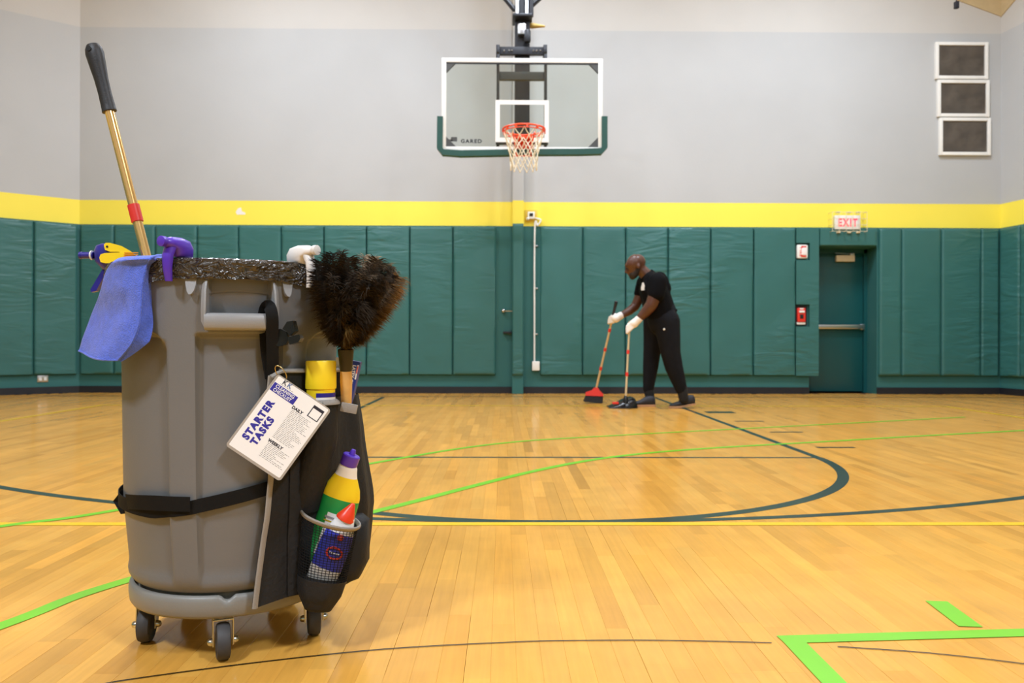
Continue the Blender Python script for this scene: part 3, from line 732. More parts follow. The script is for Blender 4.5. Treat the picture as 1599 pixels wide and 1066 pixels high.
m = MB(); p = mp_(815, 47, YM - 0.05); m.box(p, (0.1, 0.09, 0.13), bev=0.015); m.build('winch', M_STEEL, hoop)
m = MB(); p = mp_(823.5, 66, YM - 0.08); m.lathe([(0.035, 0), (0.04, 0.01), (0.04, 0.13), (0.03, 0.145)], p); m.build('motor', M_BLACKMETAL, hoop)
m = MB(); p = mp_(827, 40, YM + 0.1); m.lathe([(0.03, 0), (0.034, 0.03), (0.014, 0.17), (0.01, 0.19)], p, (1, -0.2, -0.12), 12); m.build('cable_guide', mat('tan_cover', rgb(196, 164, 84), 0.6), hoop)

# white scuff on the yellow band
q0 = [(368, 331), (372, 325), (376, 324), (378, 330), (383, 332), (383, 335), (370, 335)]
m = MB(); m.prism([on_y(x, y, YW - 0.002) for x, y in q0], (0, 0.002, 0)); sc0 = m.build('paint_scuff', M_WHITE, bpy.data.objects['wall_back'], smooth=False); sc0['label'] = 'small white scuff'

# ================================================================== THE BIN ON ITS DOLLY
BC = CAM + fwd * 2.028 + rgt0 * -0.720; BC.z = 0
eF = (CAM - BC); eF.z = 0; eF.normalize()          # from the bin towards the camera
eR = Vector((-eF.y, eF.x, 0))
if eR.dot(rgt0) < 0: eR = -eR
UZ = Vector((0, 0, 1))
def pol(th, r, z): th = R(th); return BC + eF * (r * math.cos(th)) + eR * (r * math.sin(th)) + UZ * z
def surf(px, py, r):
    """where the sight line of a pixel meets the upright cylinder of radius r round the bin axis"""
    v = ray(px, py); q = CAM - BC; a = v.x ** 2 + v.y ** 2; b = 2 * (v.x * q.x + v.y * q.y); c = q.x ** 2 + q.y ** 2 - r * r
    dsc = max(0.0, b * b - 4 * a * c); return CAM + v * ((-b - math.sqrt(dsc)) / (2 * a))
M_BIN = mat('grey_bin_plastic', rgb(115, 115, 115), 0.45, var=0.03, vscale=5, bump=0.05, bscale=220)
M_BINH = mat('bin_handle_glare_grey', rgb(150, 150, 150), 0.42, var=0.03, bump=0.04, bscale=200)  # lighter than the bin grey: glare on grips and gussets painted in
M_DOLLY = mat('grey_dolly_plastic', rgb(134, 132, 126), 0.42, var=0.04, bump=0.05, bscale=200)
M_RUBBER = mat('grey_rubber_tyre', rgb(66, 64, 64), 0.6, var=0.1, vscale=30)
M_ZINC = mat('zinc_plate', rgb(205, 203, 195), 0.22, 1.0)
M_FABRIC = mat('black_nylon', rgb(34, 34, 35), 0.65, var=0.12, vscale=14, bump=0.25, bscale=90, spec=0.3)
M_WEB = mat('black_webbing', rgb(19, 18, 17), 0.75, var=0.1, vscale=40, bump=0.15, bscale=400, spec=0.2)
M_TRIM = mat('grey_binding_tape', rgb(150, 143, 134), 0.65, var=0.06, bump=0.2, bscale=300)
M_CLIP = mat('black_clip_plastic', rgb(34, 32, 30), 0.2)
def Rout(z): return pw(z, [(0.155, 0.222), (0.160, 0.232), (0.172, 0.2415), (0.19, 0.249), (0.35, 0.2665), (0.75, 0.2795), (0.90, 0.2855)])
def wrap(a): return (a + 180) % 360 - 180
def bin_r(th, z):
    r = Rout(z); a = abs(wrap(th - 3)); a = min(a, 180 - a)            # mirrored front / back
    rec = pw(z, [(0.165, 0.003), (0.21, 0.010), (0.74, 0.019), (0.8, 0.019)])
    # side panels (arched top) and front panel under the handle
    top_s = 0.752 - 0.03 * (1 - min(1, max(0, (a - 34) / 9))) ** 2
    side = sst(33.5, 35.0, a) * (1 - sst(top_s - 0.006, top_s + 0.006, z)) * sst(0.168, 0.2, z)
    side *= 1 - 0.9 * (sst(86, 84, a) if a > 90 else 0)
    front = (1 - sst(18.5, 19.9, a)) * (1 - sst(0.742, 0.756, z)) * sst(0.168, 0.2, z)
    r -= rec * max(side, front)
    # hand hole behind the grip
    hole = (1 - sst(13.2, 14.6, a)) * sst(0.772, 0.782, z) * (1 - sst(0.884, 0.89, z))
    arch = 0.838 + 0.007 * math.cos(R(a * 5))
    r -= hole * lerp(0.030, 0.017, sst(arch - 0.003, arch + 0.004, z))
    return r
trash = thing('trash_can', (BC.x, BC.y, 0.157), 'large round grey plastic trash can standing on a wheeled dolly', 'trash can')
m = MB(); zs = [0.155, 0.158, 0.162, 0.168, 0.176, 0.186] + [0.186 + (0.74 - 0.186) * i / 46 for i in range(1, 47)] + [0.74 + (0.9 - 0.74) * i / 60 for i in range(1, 61)]
NT = 360; rings = [[pol(j, bin_r(j, z), z) for j in range(NT)] for z in zs]
for r_, z_ in ((0.287, 0.9), (0.290, 0.904), (0.290, 0.912), (0.286, 0.916), (0.274, 0.916), (0.268, 0.9), (0.24, 0.6), (0.225, 0.18)): rings.append([pol(j, r_, z_) for j in range(NT)])
m.loft(rings); m.build('body', M_BIN, trash, angle=60)
def handle(sg):
    q = lambda th, r, z: pol(th + 3 if sg > 0 else th + 183, r, z)
    mm = MB(); rings = []
    for i in range(21):
        th = lerp(-14.6, 14.6, i / 20); ring = []
        for j in range(12):
            an = 2 * PI * j / 12; rr = 0.293 + 0.0145 * math.copysign(abs(math.cos(an)) ** 0.6, math.cos(an)); zz = 0.7795 + 0.0195 * math.copysign(abs(math.sin(an)) ** 0.6, math.sin(an))
            ring.append(q(th, rr, zz))
        rings.append(ring)
    mm.loft(rings); h = mm.build('handle', M_BINH, trash, angle=50)
    for s2 in (-1, 1):
        b = MB(); pr = [(0.268, 0.873), (0.288, 0.873), (0.299, 0.85), (0.305, 0.80), (0.303, 0.768), (0.27, 0.768)]
        t0, t1 = 14.0 * s2, 15.4 * s2
        b.loft([[q(t0, r_, z_) for r_, z_ in pr], [q(lerp(t0, t1, 0.6), r_ , z_) for r_, z_ in pr], [q(t1 + (0.8 * s2), r_ - 0.006, lerp(z_, 0.85, 0.15) ) for r_, z_ in pr]])
        b.build('handle_side', M_BINH, h, angle=30)
        b = MB(); o_ = [(18.6, 0.876), (23.8, 0.876), (23.2, 0.862), (22.3, 0.846), (21.4, 0.839), (20.3, 0.840), (19.3, 0.848), (18.8, 0.86)]
        b.loft([[q(s2 * a_, 0.276, z_) for a_, z_ in o_], [q(s2 * a_, lerp(0.288, 0.297, (0.876 - z_) / 0.036), z_) for a_, z_ in o_]])
        b.build('gusset', M_BINH, h, angle=30)
handle(1); handle(-1)

# ---- liner: crumpled black bag folded over the rim
def liner_mat():
    mm = mat('black_poly_bag', rgb(60, 53, 44), 0.2, var=0.15, vscale=20, spec=0.7)
    nt = mm.node_tree; n = nt.nodes; l = nt.links; b = n['Principled BSDF']; g = n.new('ShaderNodeNewGeometry')
    mpg = n.new('ShaderNodeMapping'); mpg.inputs['Scale'].default_value = (1, 1, 2.2); l.new(g.outputs['Position'], mpg.inputs['Vector'])
    v = n.new('ShaderNodeTexVoronoi'); v.inputs['Scale'].default_value = 20; v.feature = 'SMOOTH_F1'; v.inputs['Smoothness'].default_value = 0.35
    nz = n.new('ShaderNodeTexNoise'); nz.inputs['Scale'].default_value = 16; nz.inputs['Detail'].default_value = 2; nz.inputs['Distortion'].default_value = 2.5
    l.new(mpg.outputs[0], nz.inputs['Vector']); vm_ = n.new('ShaderNodeVectorMath'); vm_.operation = 'MULTIPLY_ADD'; vm_.inputs[1].default_value = (0.12, 0.12, 0.12); l.new(nz.outputs['Color'], vm_.inputs[0]); l.new(mpg.outputs[0], vm_.inputs[2]); l.new(vm_.outputs[0], v.inputs['Vector'])
    ad = n.new('ShaderNodeMath'); ad.operation = 'ADD'; l.new(v.outputs['Distance'], ad.inputs[0]); l.new(nz.outputs[0], ad.inputs[1])
    bp = n.new('ShaderNodeBump'); bp.inputs['Strength'].default_value = 0.8; bp.inputs['Distance'].default_value = 0.022; l.new(ad.outputs[0], bp.inputs['Height']); l.new(bp.outputs[0], b.inputs['Normal'])
    return mm
M_LINER = liner_mat()
m = MB(); rings = []; NL = 300
def liner_bot(th):
    return 0.874 - 0.018 * sst(15, 50, wrap(th)) - 0.012 * sst(-22, -48, wrap(th)) + 0.003 * noise.noise(Vector((th * 0.12, 1, 0)))
prof = [(0, 'o'), (0.12, 'o'), (0.25, 'o'), (0.4, 'o'), (0.55, 'o'), (0.7, 'o'), (0.82, 'o'), (0.92, 'o'), (1, 'o')]
for k, (t, _) in enumerate(prof):
    row = []
    for j in range(NL):
        th = j * 360 / NL; z = lerp(liner_bot(th), 0.921 + 0.0025 * noise.noise(Vector((th * 0.15, 9, 0))), t)
        r = 0.2925 + 0.003 * math.sin(t * PI)
        P = pol(th, 1, 0) * 9
        r += 0.0045 * abs(noise.noise(Vector((math.cos(R(th)) * 9, math.sin(R(th)) * 9, z * 30)))) + 0.003 * noise.noise(Vector((math.cos(R(th)) * 30, math.sin(R(th)) * 30, z * 70)))
        if t > 0.9: r -= 0.006 * (t - 0.9) / 0.1
        row.append(pol(th, r, z))
    rings.append(row)
for r_, z_ in ((0.282, 0.9215), (0.266, 0.919), (0.26, 0.90), (0.25, 0.78), (0.235, 0.6), (0.2, 0.36), (0.02, 0.34)):
    rings.append([pol(j * 360 / NL, max(0.01, r_ + 0.004 * noise.noise(Vector((math.cos(j * 2 * PI / NL) * 8, math.sin(j * 2 * PI / NL) * 8, z_ * 14)))), z_ + 0.002 * noise.noise(Vector((j * 0.3, 3, z_)))) for j in range(NL)])
m.loft(rings, caps=False)
tag(m.build('bin_liner', M_LINER, loc=(BC.x, BC.y, 0.36), angle=180), 'shiny black plastic liner folded over the trash can rim', 'bin liner')

# ---- dolly
dolly = thing('bin_dolly', (BC.x, BC.y, 0), 'round grey plastic dolly on casters under the trash can', 'dolly')
ND = 240; m = MB(); rings = []
def dnotch(th): return 0.011 * max(0, 1 - ((wrap(th) + 2.8) / 3.6) ** 2)
for r_, z_, kk in ((0.05, 0.104, 0), (0.20, 0.104, 0), (0.225, 0.100, 0), (0.236, 0.101, 0), (0.2405, 0.108, 0), (0.2425, 0.125, 0), (0.2425, 0.138, 0.6), (0.2405, 0.147, 1), (0.2365, 0.1525, 1), (0.231, 0.153, 1), (0.228, 0.148, 1), (0.226, 0.135, 0), (0.05, 0.133, 0)):
    rings.append([pol(j * 360 / ND, r_, z_ - kk * dnotch(j * 360 / ND)) for j in range(ND)])
m.loft(rings); m.build('platform', M_DOLLY, dolly, angle=60)
# the bin stands on this disc
m = MB(); m.lathe([(0.21, 0.1335), (0.215, 0.136), (0.215, 0.1555), (0.2, 0.1555)], BC, n=60); m.build('raised_ring', M_DOLLY, dolly)
base_a = math.degrees(math.atan2((on_floor(347, 1028) - BC).dot(eR), (on_floor(347, 1028) - BC).dot(eF)))
sw = [62, 8, 100, 35, 80]
FACE = math.degrees(math.atan2(eF.y, eF.x))
def caster(p, ang, offx=0.018):
    """p = point on the floor under the wheel; ang = rolling direction (deg, world)"""
    d = Vector((math.cos(R(ang)), math.sin(R(ang)), 0)); ax = Vector((-d.y, d.x, 0)); wr = 0.0425
    piv = p + d * offx; X = Matrix((d, ax, UZ)).transposed()
    fk = MB(); fk.lathe([(0.024, 0.094), (0.026, 0.097), (0.026, 0.103)], Vector((piv.x, piv.y, 0)), n=20); fk.box(piv * 1 + UZ * 0.0925, (0.05, 0.044, 0.003), X, bev=0.001)
    for s in (-1, 1):
        q0 = piv + ax * s * 0.022; q1 = p + ax * s * 0.022
        a = [q0 + d * 0.022 + UZ * 0.093, q0 - d * 0.024 + UZ * 0.093, q1 - d * 0.01 + UZ * 0.034, q1 + d * 0.008 + UZ * 0.034]
        fk.prism([v - ax * 0.0012 for v in a], ax * 0.0024)
    fork = fk.build('caster', M_ZINC, dolly, angle=30)
    wm = MB(); c = p + UZ * wr
    wm.lathe([(0.012, -0.012), (0.03, -0.0125), (0.034, -0.0155), (0.0395, -0.0135), (0.0422, -0.006), (0.0425, 0), (0.0422, 0.006), (0.0395, 0.0135), (0.034, 0.0155), (0.03, 0.0125), (0.012, 0.012)], c, ax, 32); wm.build('wheel', M_RUBBER, fork)
    for s in (-1, 1):
        bm_ = MB(); bm_.lathe([(0.0085, 0), (0.0085, 0.004), (0.0065, 0.009), (0.003, 0.011)], c + ax * s * 0.0235, ax * s, 10); bm_.build('bolt', M_ZINC, fork)
toc = math.degrees(math.atan2(-(on_floor(347, 1028) - CAM).y, -(on_floor(347, 1028) - CAM).x))
caster(on_floor(347, 1030) * 1.0 + fwd * 0.005, toc + 180 + 3)
caster(on_floor(229, 1001), toc + 180 - 12)
caster(on_floor(490, 990), toc + 180 - 2)
for th, a in ((base_a + 144, 20), (base_a - 144, 75)):
    p = pol(th, 0.2, 0); caster(p, a)

# ---- webbing strap round the bin with its loose end
strap = thing('webbing_strap', pol(-60, 0.268, 0.35), 'black webbing strap wound round the lower half of the trash can', 'strap')
def ribbon(mm, pts, nrm, wd, th=0.0022):
    n = len(pts); rings = []
    for i, p in enumerate(pts):
        t = (pts[min(i + 1, n - 1)] - pts[max(i - 1, 0)]).normalized(); N = nrm[i]; s = t.cross(N).normalized() * (wd[i] if isinstance(wd, list) else wd) / 2
        rings.append([p + s, p - s, p - s + N * th, p + s + N * th])
    mm.loft(rings)
m = MB(); ths = [lerp(-185, 20, i / 80) for i in range(81)]
zt = lambda th: pw(th, [(-185, 0.37), (-60, 0.353), (-40, 0.349), (-20, 0.362), (20, 0.40)])
ribbon(m, [pol(a, max(bin_r(a, zt(a)), Rout(zt(a)) - 0.006) + 0.003, zt(a)) for a in ths], [pol(a, 1, 0) - pol(a, 0, 0) for a in ths], 0.031); m.build('band', M_WEB, strap, angle=50)
m = MB(); e0 = surf(190, 778, 0.262)
udp = lambda px, py, r: at(px, py, (surf(px, py, r) - CAM).dot(fwd))
pts = [udp(198, 783, 0.27), udp(215, 784, 0.273), udp(240, 785, 0.274), udp(270, 786.5, 0.275), udp(297, 787, 0.276)]
ribbon(m, pts, [eF] * 5, [0.036, 0.034, 0.034, 0.0335, 0.033]); m.build('loose_end', M_WEB, strap, angle=50)
m = MB(); pts = [at(208, 766, 1.915), at(195, 770, 1.92), at(184.5, 782, 1.93), at(191, 795, 1.915), at(205, 793, 1.895)]
ribbon(m, pts, [eF] * 5, 0.022, 0.004); m.build('knot_fold', M_WEB, strap, angle=50)
m = MB(); ribbon(m, [at(252, 770, 1.818), at(254, 798, 1.818)], [eF] * 2, 0.006, 0.004); m.build('stitch_tab', M_WEB, strap)

# ================================================================== CADDY BAG on the right of the bin
bag = thing('caddy_bag', pol(45, 0.28, 0.14), 'black nylon caddy bag with grey binding strapped to the trash can', 'caddy bag')
def bagL(z): return pw(z, [(0.12, 8.5), (0.2, 10.5), (0.33, 14.0), (0.42, 15.5), (0.62, 14.2), (0.67, 15.0)])
def bag_r(th, z):
    b = pw(z, [(0.1, 0.03), (0.16, 0.062), (0.31, 0.065), (0.47, 0.034), (0.565, 0.02), (0.66, 0.008)])
    f = 0.0035 * math.sin(th * 0.42 + z * 3) * sst(20, 40, th) * sst(0.68, 0.5, z) if True else 0
    f += 0.004 * noise.noise(Vector((th * 0.07, z * 5, 2)))
    return max(Rout(max(0.2, z)) + 0.009, 0.262 + 0.006) + b * sst(45, 82, th) + abs(f) + 0.003
def bag_pt(u, v, off=0.0):
    z0 = 0.125 + 0.012 * math.sin(u * 9) ; z1 = pw(u, [(0, 0.655), (0.06, 0.668), (0.5, 0.664), (1, 0.64)])
    z = lerp(z0 + (0.03 if u > 0.75 else 0), z1, v); th = lerp(bagL(z), 118, u)
    return pol(th, bag_r(th, z) + off, z)
m = MB(); nu, nv = 90, 60
outer = [[bag_pt(u / nu, v / nv) for u in range(nu + 1)] for v in range(nv + 1)]
inner = [[bag_pt(u / nu, v / nv, -0.003) for u in range(nu + 1)] for v in range(nv + 1)]
m.loft([a + b[::-1] for a, b in zip(outer, inner)]); m.build('back_panel', M_FABRIC, bag, angle=70)
# binding tape down the left edge and along the top
m = MB(); edge = [bag_pt(0.012, v / 40, 0.002) for v in range(41)]
m.tube(edge, 0.0072, 8, flat=0.6); m.build('binding_tape', M_TRIM, bag)
m = MB(); m.tube([bag_pt(0.012 + u / 60 * 0.9, 1 - 0.006 * (u < 2), 0.002) for u in range(55)], 0.0066, 8, flat=0.7); m.build('binding_tape', M_TRIM, bag)
# small upper pocket holding the spray can
can_c = at(501, 650, 1.855)
m = MB(); rings = []
for k in range(10):
    z = pw(k / 9, [(0, 0.33), (0.62, 0.5), (1, 0.598)]); rr = 0.0385
    inw = (BC - can_c); inw.z = 0; inw.normalize(); cc_ = Vector((can_c.x, can_c.y, z)) + inw * pw(k / 9, [(0, 0.06), (0.62, 0.0), (1, 0.0)])
    rings.append([cc_ + (eF * math.cos(2 * PI * j / 28) + eR * math.sin(2 * PI * j / 28)) * (rr + 0.002 * math.sin(j * 3 + k)) for j in range(28)])
m.loft(rings, caps=False); m.build('can_pocket', M_FABRIC, bag, angle=80)
m = MB(); m.tube([Vector((can_c.x, can_c.y, 0.594)) + (eF * math.cos(2 * PI * j / 28) + eR * math.sin(2 * PI * j / 28)) * 0.0385 for j in range(29)], 0.0085, 8, flat=0.45); m.build('pocket_binding', M_TRIM, bag)
# loops on the outer side holding the duster
for dz, ex in ((0, 0), (-0.006, 0.02)):
    m = MB(); p = at(540 + ex * 500, 636 - dz * 300, 1.862); m.box(p, (0.024, 0.006, 0.022), Matrix.Rotation(R(12), 3, 'Y'), bev=0.002); m.build('loop', M_TRIM, bag)
# puckered main pocket front in black
m = MB(); rings = []
for k in range(26):
    t = k / 25; z = lerp(0.14, 0.60, t); row = []
    for j in range(41):
        u = j / 40; th = lerp(26, 108, u)
        b = 0.014 * math.sin(u * PI) ** 0.6 * pw(t, [(0, 0.4), (0.25, 1), (0.8, 0.9), (1, 0.8)])
        pleat = 0.006 * math.sin(u * 26 + 0.8 * math.sin(t * 3)) * pw(t, [(0, 0.2), (0.5, 0.8), (1, 1)]) * (1 if u > 0.25 else u * 4)
        row.append(pol(th, bag_r(th, z) + 0.004 + b + pleat, z - 0.02 * sst(0.6, 1, u) * t))
    rings.append(row)
m.loft(rings, closed=False, caps=False); m.build('front_pocket', M_FABRIC, bag, angle=180)
# side pouch at the far right
m = MB(); ring = []
pouch = [at(562, 806, 1.95), at(573, 815, 1.95), at(572.5, 878, 1.95), at(560, 903, 1.94), at(535, 913, 1.92), at(520, 900, 1.92), at(530, 806, 1.94)]
cen = sum(pouch, Vector()) / len(pouch)
dv = fwd
m.loft([[lerp(cen, p, 0.6) - dv * 0.028 for p in pouch], [lerp(cen, p, 0.9) - dv * 0.018 for p in pouch], [p for p in pouch], [p + dv * 0.04 for p in pouch], [lerp(cen, p, 0.7) + dv * 0.06 for p in pouch]])
po = m.build('side_pouch', M_FABRIC, bag, angle=80)
# mesh pocket
ptop = at(516, 809, 1.868); pbot = at(500, 925, 1.856); pax = (pbot - ptop); PL = pax.length; pax.normalize()
pX = (rgt0 - pax * pax.dot(rgt0)).normalized(); pY = pX.cross(pax).normalized()      # pY points to or from the camera
if pY.dot(fwd) > 0: pY = -pY
def mp(an, s, grow=0.0):
    """an = angle round the pocket, s = distance from the rim down"""
    t = s / PL; a = pw(t, [(0, 0.0675), (0.5, 0.061), (0.8, 0.057), (1.0, 0.05), (1.22, 0.03)]) + grow; b = a * pw(t, [(0, 0.84), (1, 0.9)])
    tilt = 0.014 * math.cos(an) * max(0, 1 - t) + 0.007 * math.sin(an) * max(0, 1 - t * 1.3)
    return ptop + pax * (s + tilt * 0.9) + pX * (a * math.cos(an)) + pY * (b * math.sin(an))
m = MB(); nA, nS = 44, 23
# woven net: strands with round section
for i in range(nA):
    an = 2 * PI * i / nA
    if math.sin(an) > -0.75: m.tube([mp(an, lerp(0.006, PL * 0.80, k / 14)) for k in range(15)], 0.00095, 4, caps=False)
for k in range(nS):
    s = lerp(0.006, PL * 0.80, k / (nS - 1)); m.tube([mp(2 * PI * i / 48, s) for i in range(49)], 0.00095, 4, caps=False)
tag(m.build('pocket_mesh', M_WEB, bag), kind='stuff')
m = MB(); m.tube([mp(2 * PI * i / 48, 0.0, 0.002) for i in range(49)], 0.0062, 8, flat=0.6); m.build('pocket_binding', M_TRIM, bag)
m = MB(); m.loft([[mp(2 * PI * i / 40, lerp(PL * 0.79, PL * 1.22, k / 10), 0.0015 + 0.002 * math.sin(i * 1.1) * math.sin(k / 10 * PI)) for i in range(40)] for k in range(11)]); m.build('pocket_base', M_FABRIC, bag, angle=80)
# hanging strap over the handle and its clip
m = MB()
pts = [pol(13.5, 0.272, 0.785), pol(14.0, 0.285, 0.812), pol(14.5, 0.305, 0.815), pol(15.2, 0.314, 0.79), pol(15.8, 0.304, 0.75), pol(16.6, 0.295, 0.70), pol(17.2, 0.286, 0.655), pol(17.2, 0.284, 0.62)]
pts = spline(pts, 4); ribbon(m, pts, [eF] * len(pts), 0.027); m.build('hanging_strap', M_WEB, bag, angle=60)
m = MB(); pts = spline([pol(13, 0.276, 0.765), pol(13.6, 0.279, 0.71), pol(15.5, 0.281, 0.65)], 5); ribbon(m, pts, [eF] * len(pts), 0.014); m.build('hanging_strap', M_WEB, bag, angle=60)
ck = (surf(440, 520, 0.312) - CAM).dot(fwd)
m = MB(); cpl = lambda px, py, dd: at(px, py, ck + dd)
m.prism([cpl(430, 516, 0), cpl(437, 513, 0), cpl(447, 518, 0), cpl(450, 530, 0), cpl(446, 538, 0), cpl(434, 541, 0), cpl(426, 535, 0), cpl(425, 523, 0)], fwd * 0.018); clip = m.build('strap_clip', M_CLIP, bag, angle=20)
m = MB(); m.prism([cpl(441, 513, -0.012), cpl(448, 502, -0.012), cpl(457, 500.5, -0.012), cpl(461, 517, -0.012), cpl(452, 524, -0.012), cpl(447, 517, -0.012)], fwd * 0.03); m.build('clip_lever', M_CLIP, clip, angle=20)
m = MB(); m.prism([cpl(449, 526, -0.016), cpl(466, 522, -0.016), cpl(469, 528, -0.016), cpl(466, 534, -0.016), cpl(452, 538, -0.016)], fwd * 0.032); m.build('clip_foot', M_CLIP, clip, angle=20)

# ================================================================== CHECKLIST CARD
M_CARD = mat('white_card', rgb(252, 252, 252), 0.4, var=0.01, coat=0.3)
M_LAM = mat('clear_laminate_edge', rgb(176, 168, 158), 0.2, var=0.05, coat=0.5)
M_INKB = mat('blue_ink', rgb(52, 48, 160), 0.5, var=0.0)
M_INKG = mat('grey_ink', rgb(150, 148, 150), 0.5, var=0.0)
M_INKK = mat('black_ink', rgb(40, 40, 56), 0.5, var=0.0)
d0 = (surf(440, 650, 0.318) - CAM).dot(fwd)
cA, cB, cD = at(434, 583, d0 - 0.008), at(517.5, 640, d0 + 0.008), at(350, 692, d0 - 0.03)
cX = (cB - cA); cW = cX.length; cX.normalize(); cY = (cA - cD); cY = cY - cX * cX.dot(cY); cH = cY.length * 1.01; cY.normalize(); cN = cX.cross(cY)
if cN.dot(CAM - cA) < 0: cN = -cN
cO = cA - cY * cH                                      # lower left corner of the card
card = thing('checklist_card', cO, 'laminated white cleaning checklist card hanging from a ring on the bag', 'card')
cp = lambda u, v, n=0.0: cO + cX * (u * cW) + cY * (v * cH) + cN * n
def rrect(u0, u1, v0, v1, r, n=0.0):
    out = []
    for cu, cv, a0 in ((u1, v1, 0), (u0, v1, 90), (u0, v0, 180), (u1, v0, 270)):
        for k in range(6):
            an = R(a0 + 18 * k); x_ = cu * cW - math.copysign(r, cu - 0.5) + r * math.cos(an); y_ = cv * cH - math.copysign(r, cv - 0.5) + r * math.sin(an)
            out.append(cO + cX * x_ + cY * y_ + cN * n)
    return out
m = MB(); m.prism(rrect(0, 1, 0, 1, 0.008), cN * 0.0012); m.build('laminate', M_LAM, card, smooth=False)
m = MB(); m.prism(rrect(0.035, 0.965, 0.03, 0.985, 0.003, 0.0012), cN * 0.0004); sheet = m.build('sheet', M_CARD, card, smooth=False)
m = MB(); m.prism([cp(0.04, 0.80, 0.0016), cp(0.47, 0.80, 0.0016), cp(0.47, 0.905, 0.0016), cp(0.04, 0.905, 0.0016)], cN * 0.0003); m.build('title_block', M_INKB, sheet, smooth=False)
ct = lambda s, size, mt, u, v, vert=False, bold=0.0, xs=1.0, n=0.0017, lb=None: text(s, size, mt, cp(u, v, n), cY if vert else cX, -cX if vert else cY, sheet, bold=bold, xs=xs, thick=0.0001, label=lb)
ct('CLEANING', 0.0105, M_CARD, 0.085, 0.860, bold=0.0002, xs=0.92, n=0.0021); ct('CHECKLIST', 0.0105, M_CARD, 0.085, 0.811, bold=0.0002, xs=0.84, n=0.0021)
ct('STARTER', 0.0215, M_INKB, 0.225, 0.185, True, 0.0014, 0.97); ct('TASKS', 0.0215, M_INKB, 0.375, 0.185, True, 0.0014, 0.97)
ct('DAILY', 0.0095, M_INKK, 0.48, 0.765, bold=0.0005); ct('WEEKLY', 0.0095, M_INKK, 0.48, 0.305, bold=0.0005)
ct('K', 0.0155, M_INKK, 0.14, 0.934, bold=0.0004, xs=1); ct('K', 0.0155, mat('blue_grey_ink', rgb(96, 120, 170), 0.5), 0.225, 0.934, bold=0.0004, xs=1)
m = MB(); lr = random.Random(5)
def tline(v, u0, u1):
    u = u0
    while u < u1:
        wl = lr.uniform(0.02, 0.06); e = min(u1, u + wl); m.prism([cp(u, v, 0.0016), cp(e, v, 0.0016), cp(e, v + 0.006, 0.0016), cp(u, v + 0.006, 0.0016)], cN * 0.0001); u = e + 0.012
for i in range(21): tline(0.745 - i * 0.0185, 0.50, lr.uniform(0.72, 0.93))
for i in range(10): tline(0.285 - i * 0.0185, 0.50, lr.uniform(0.70, 0.93))
tline(0.918, 0.12, 0.36)
tag(m.build('printed_lines', M_INKG, sheet, smooth=False), 'fine grey lines of print', kind='stuff')
m = MB()
for a in ((0.74, 0.755, 0.79, 0.94), (0.915, 0.93, 0.79, 0.94), (0.755, 0.915, 0.79, 0.8), (0.755, 0.915, 0.905, 0.94)):
    m.prism([cp(a[0], a[2], 0.0016), cp(a[1], a[2], 0.0016), cp(a[1], a[3], 0.0016), cp(a[0], a[3], 0.0016)], cN * 0.0002)
m.build('printed_box', M_INKK, sheet, smooth=False)
rc_ = cp(0.05, 0.975); m = MB(); hx = (cY * 0.4 + cX * 0.6).normalized(); ctr = rc_ + UZ * 0.012 + cX * 0.004
m.tube([ctr + (cX * math.cos(2 * PI * i / 28) + (UZ * 0.9 + cN * 0.5).normalized() * math.sin(2 * PI * i / 28)) * 0.0155 for i in range(29)], 0.0011, 6)
m.build('split_ring', mat('brass_ring', rgb(196, 176, 120), 0.3, 0.8), card)

# ================================================================== THINGS IN AND ON THE BIN
M_PURPLE = mat('purple_plastic', rgb(88, 52, 190), 0.3, var=0.03)
M_NAVY = mat('navy_plastic', rgb(44, 40, 140), 0.28, var=0.03)
M_YELP = mat('yellow_plastic', rgb(255, 220, 36), 0.35, var=0.02)
M_ORNG = mat('orange_plastic', rgb(240, 150, 30), 0.4)
M_WHP = mat('white_plastic', rgb(246, 242, 238), 0.35, var=0.02)
M_REDP = mat('red_plastic', rgb(232, 62, 30), 0.35, var=0.03)
M_GRN = mat('green_label', rgb(30, 160, 78), 0.4, var=0.03)
M_CLEAR = mat('translucent_bottle', rgb(205, 205, 215), 0.3)

# ---- aerosol can with yellow cap
can = thing('aerosol_can', Vector((can_c.x, can_c.y, 0.525)), 'yellow spray can with yellow cap in the upper bag pocket', 'spray can')
ztop = at(501, 563, 1.855).z; zseam = at(501, 606, 1.83).z
m = MB(); m.lathe([(0.03, 0.525), (0.033, 0.53), (0.033, zseam - 0.001), (0.031, zseam)], Vector((can_c.x, can_c.y, 0)), n=36); m.build('body', M_YELP, can)
m = MB(); m.lathe([(0.0355, zseam - 0.002), (0.036, zseam + 0.003), (0.0355, ztop - 0.003), (0.034, ztop), (0.02, ztop + 0.0005)], Vector((can_c.x, can_c.y, 0)), n=36); m.build('cap', M_YELP, can)
zb = at(515, 614, 1.83).z
def cyl_patch(mm, c, r, z0, z1, a0, a1, n=16):
    mm.loft([[Vector((c.x, c.y, z)) + (eF * math.cos(R(lerp(a0, a1, i / n))) + eR * math.sin(R(lerp(a0, a1, i / n)))) * rr for i in range(n + 1)] for rr, z in ((r, z0), (r + 0.0004, z0), (r + 0.0004, z1), (r, z1))], closed=False, caps=False)
m = MB(); cyl_patch(m, can_c, 0.0332, zb - 0.0095, zb + 0.0005, -25, 95); m.build('blue_band', M_NAVY, can)
m = MB(); cyl_patch(m, can_c, 0.0332, zb - 0.0155, zb - 0.0098, -25, 95); m.build('white_band', M_WHP, can)

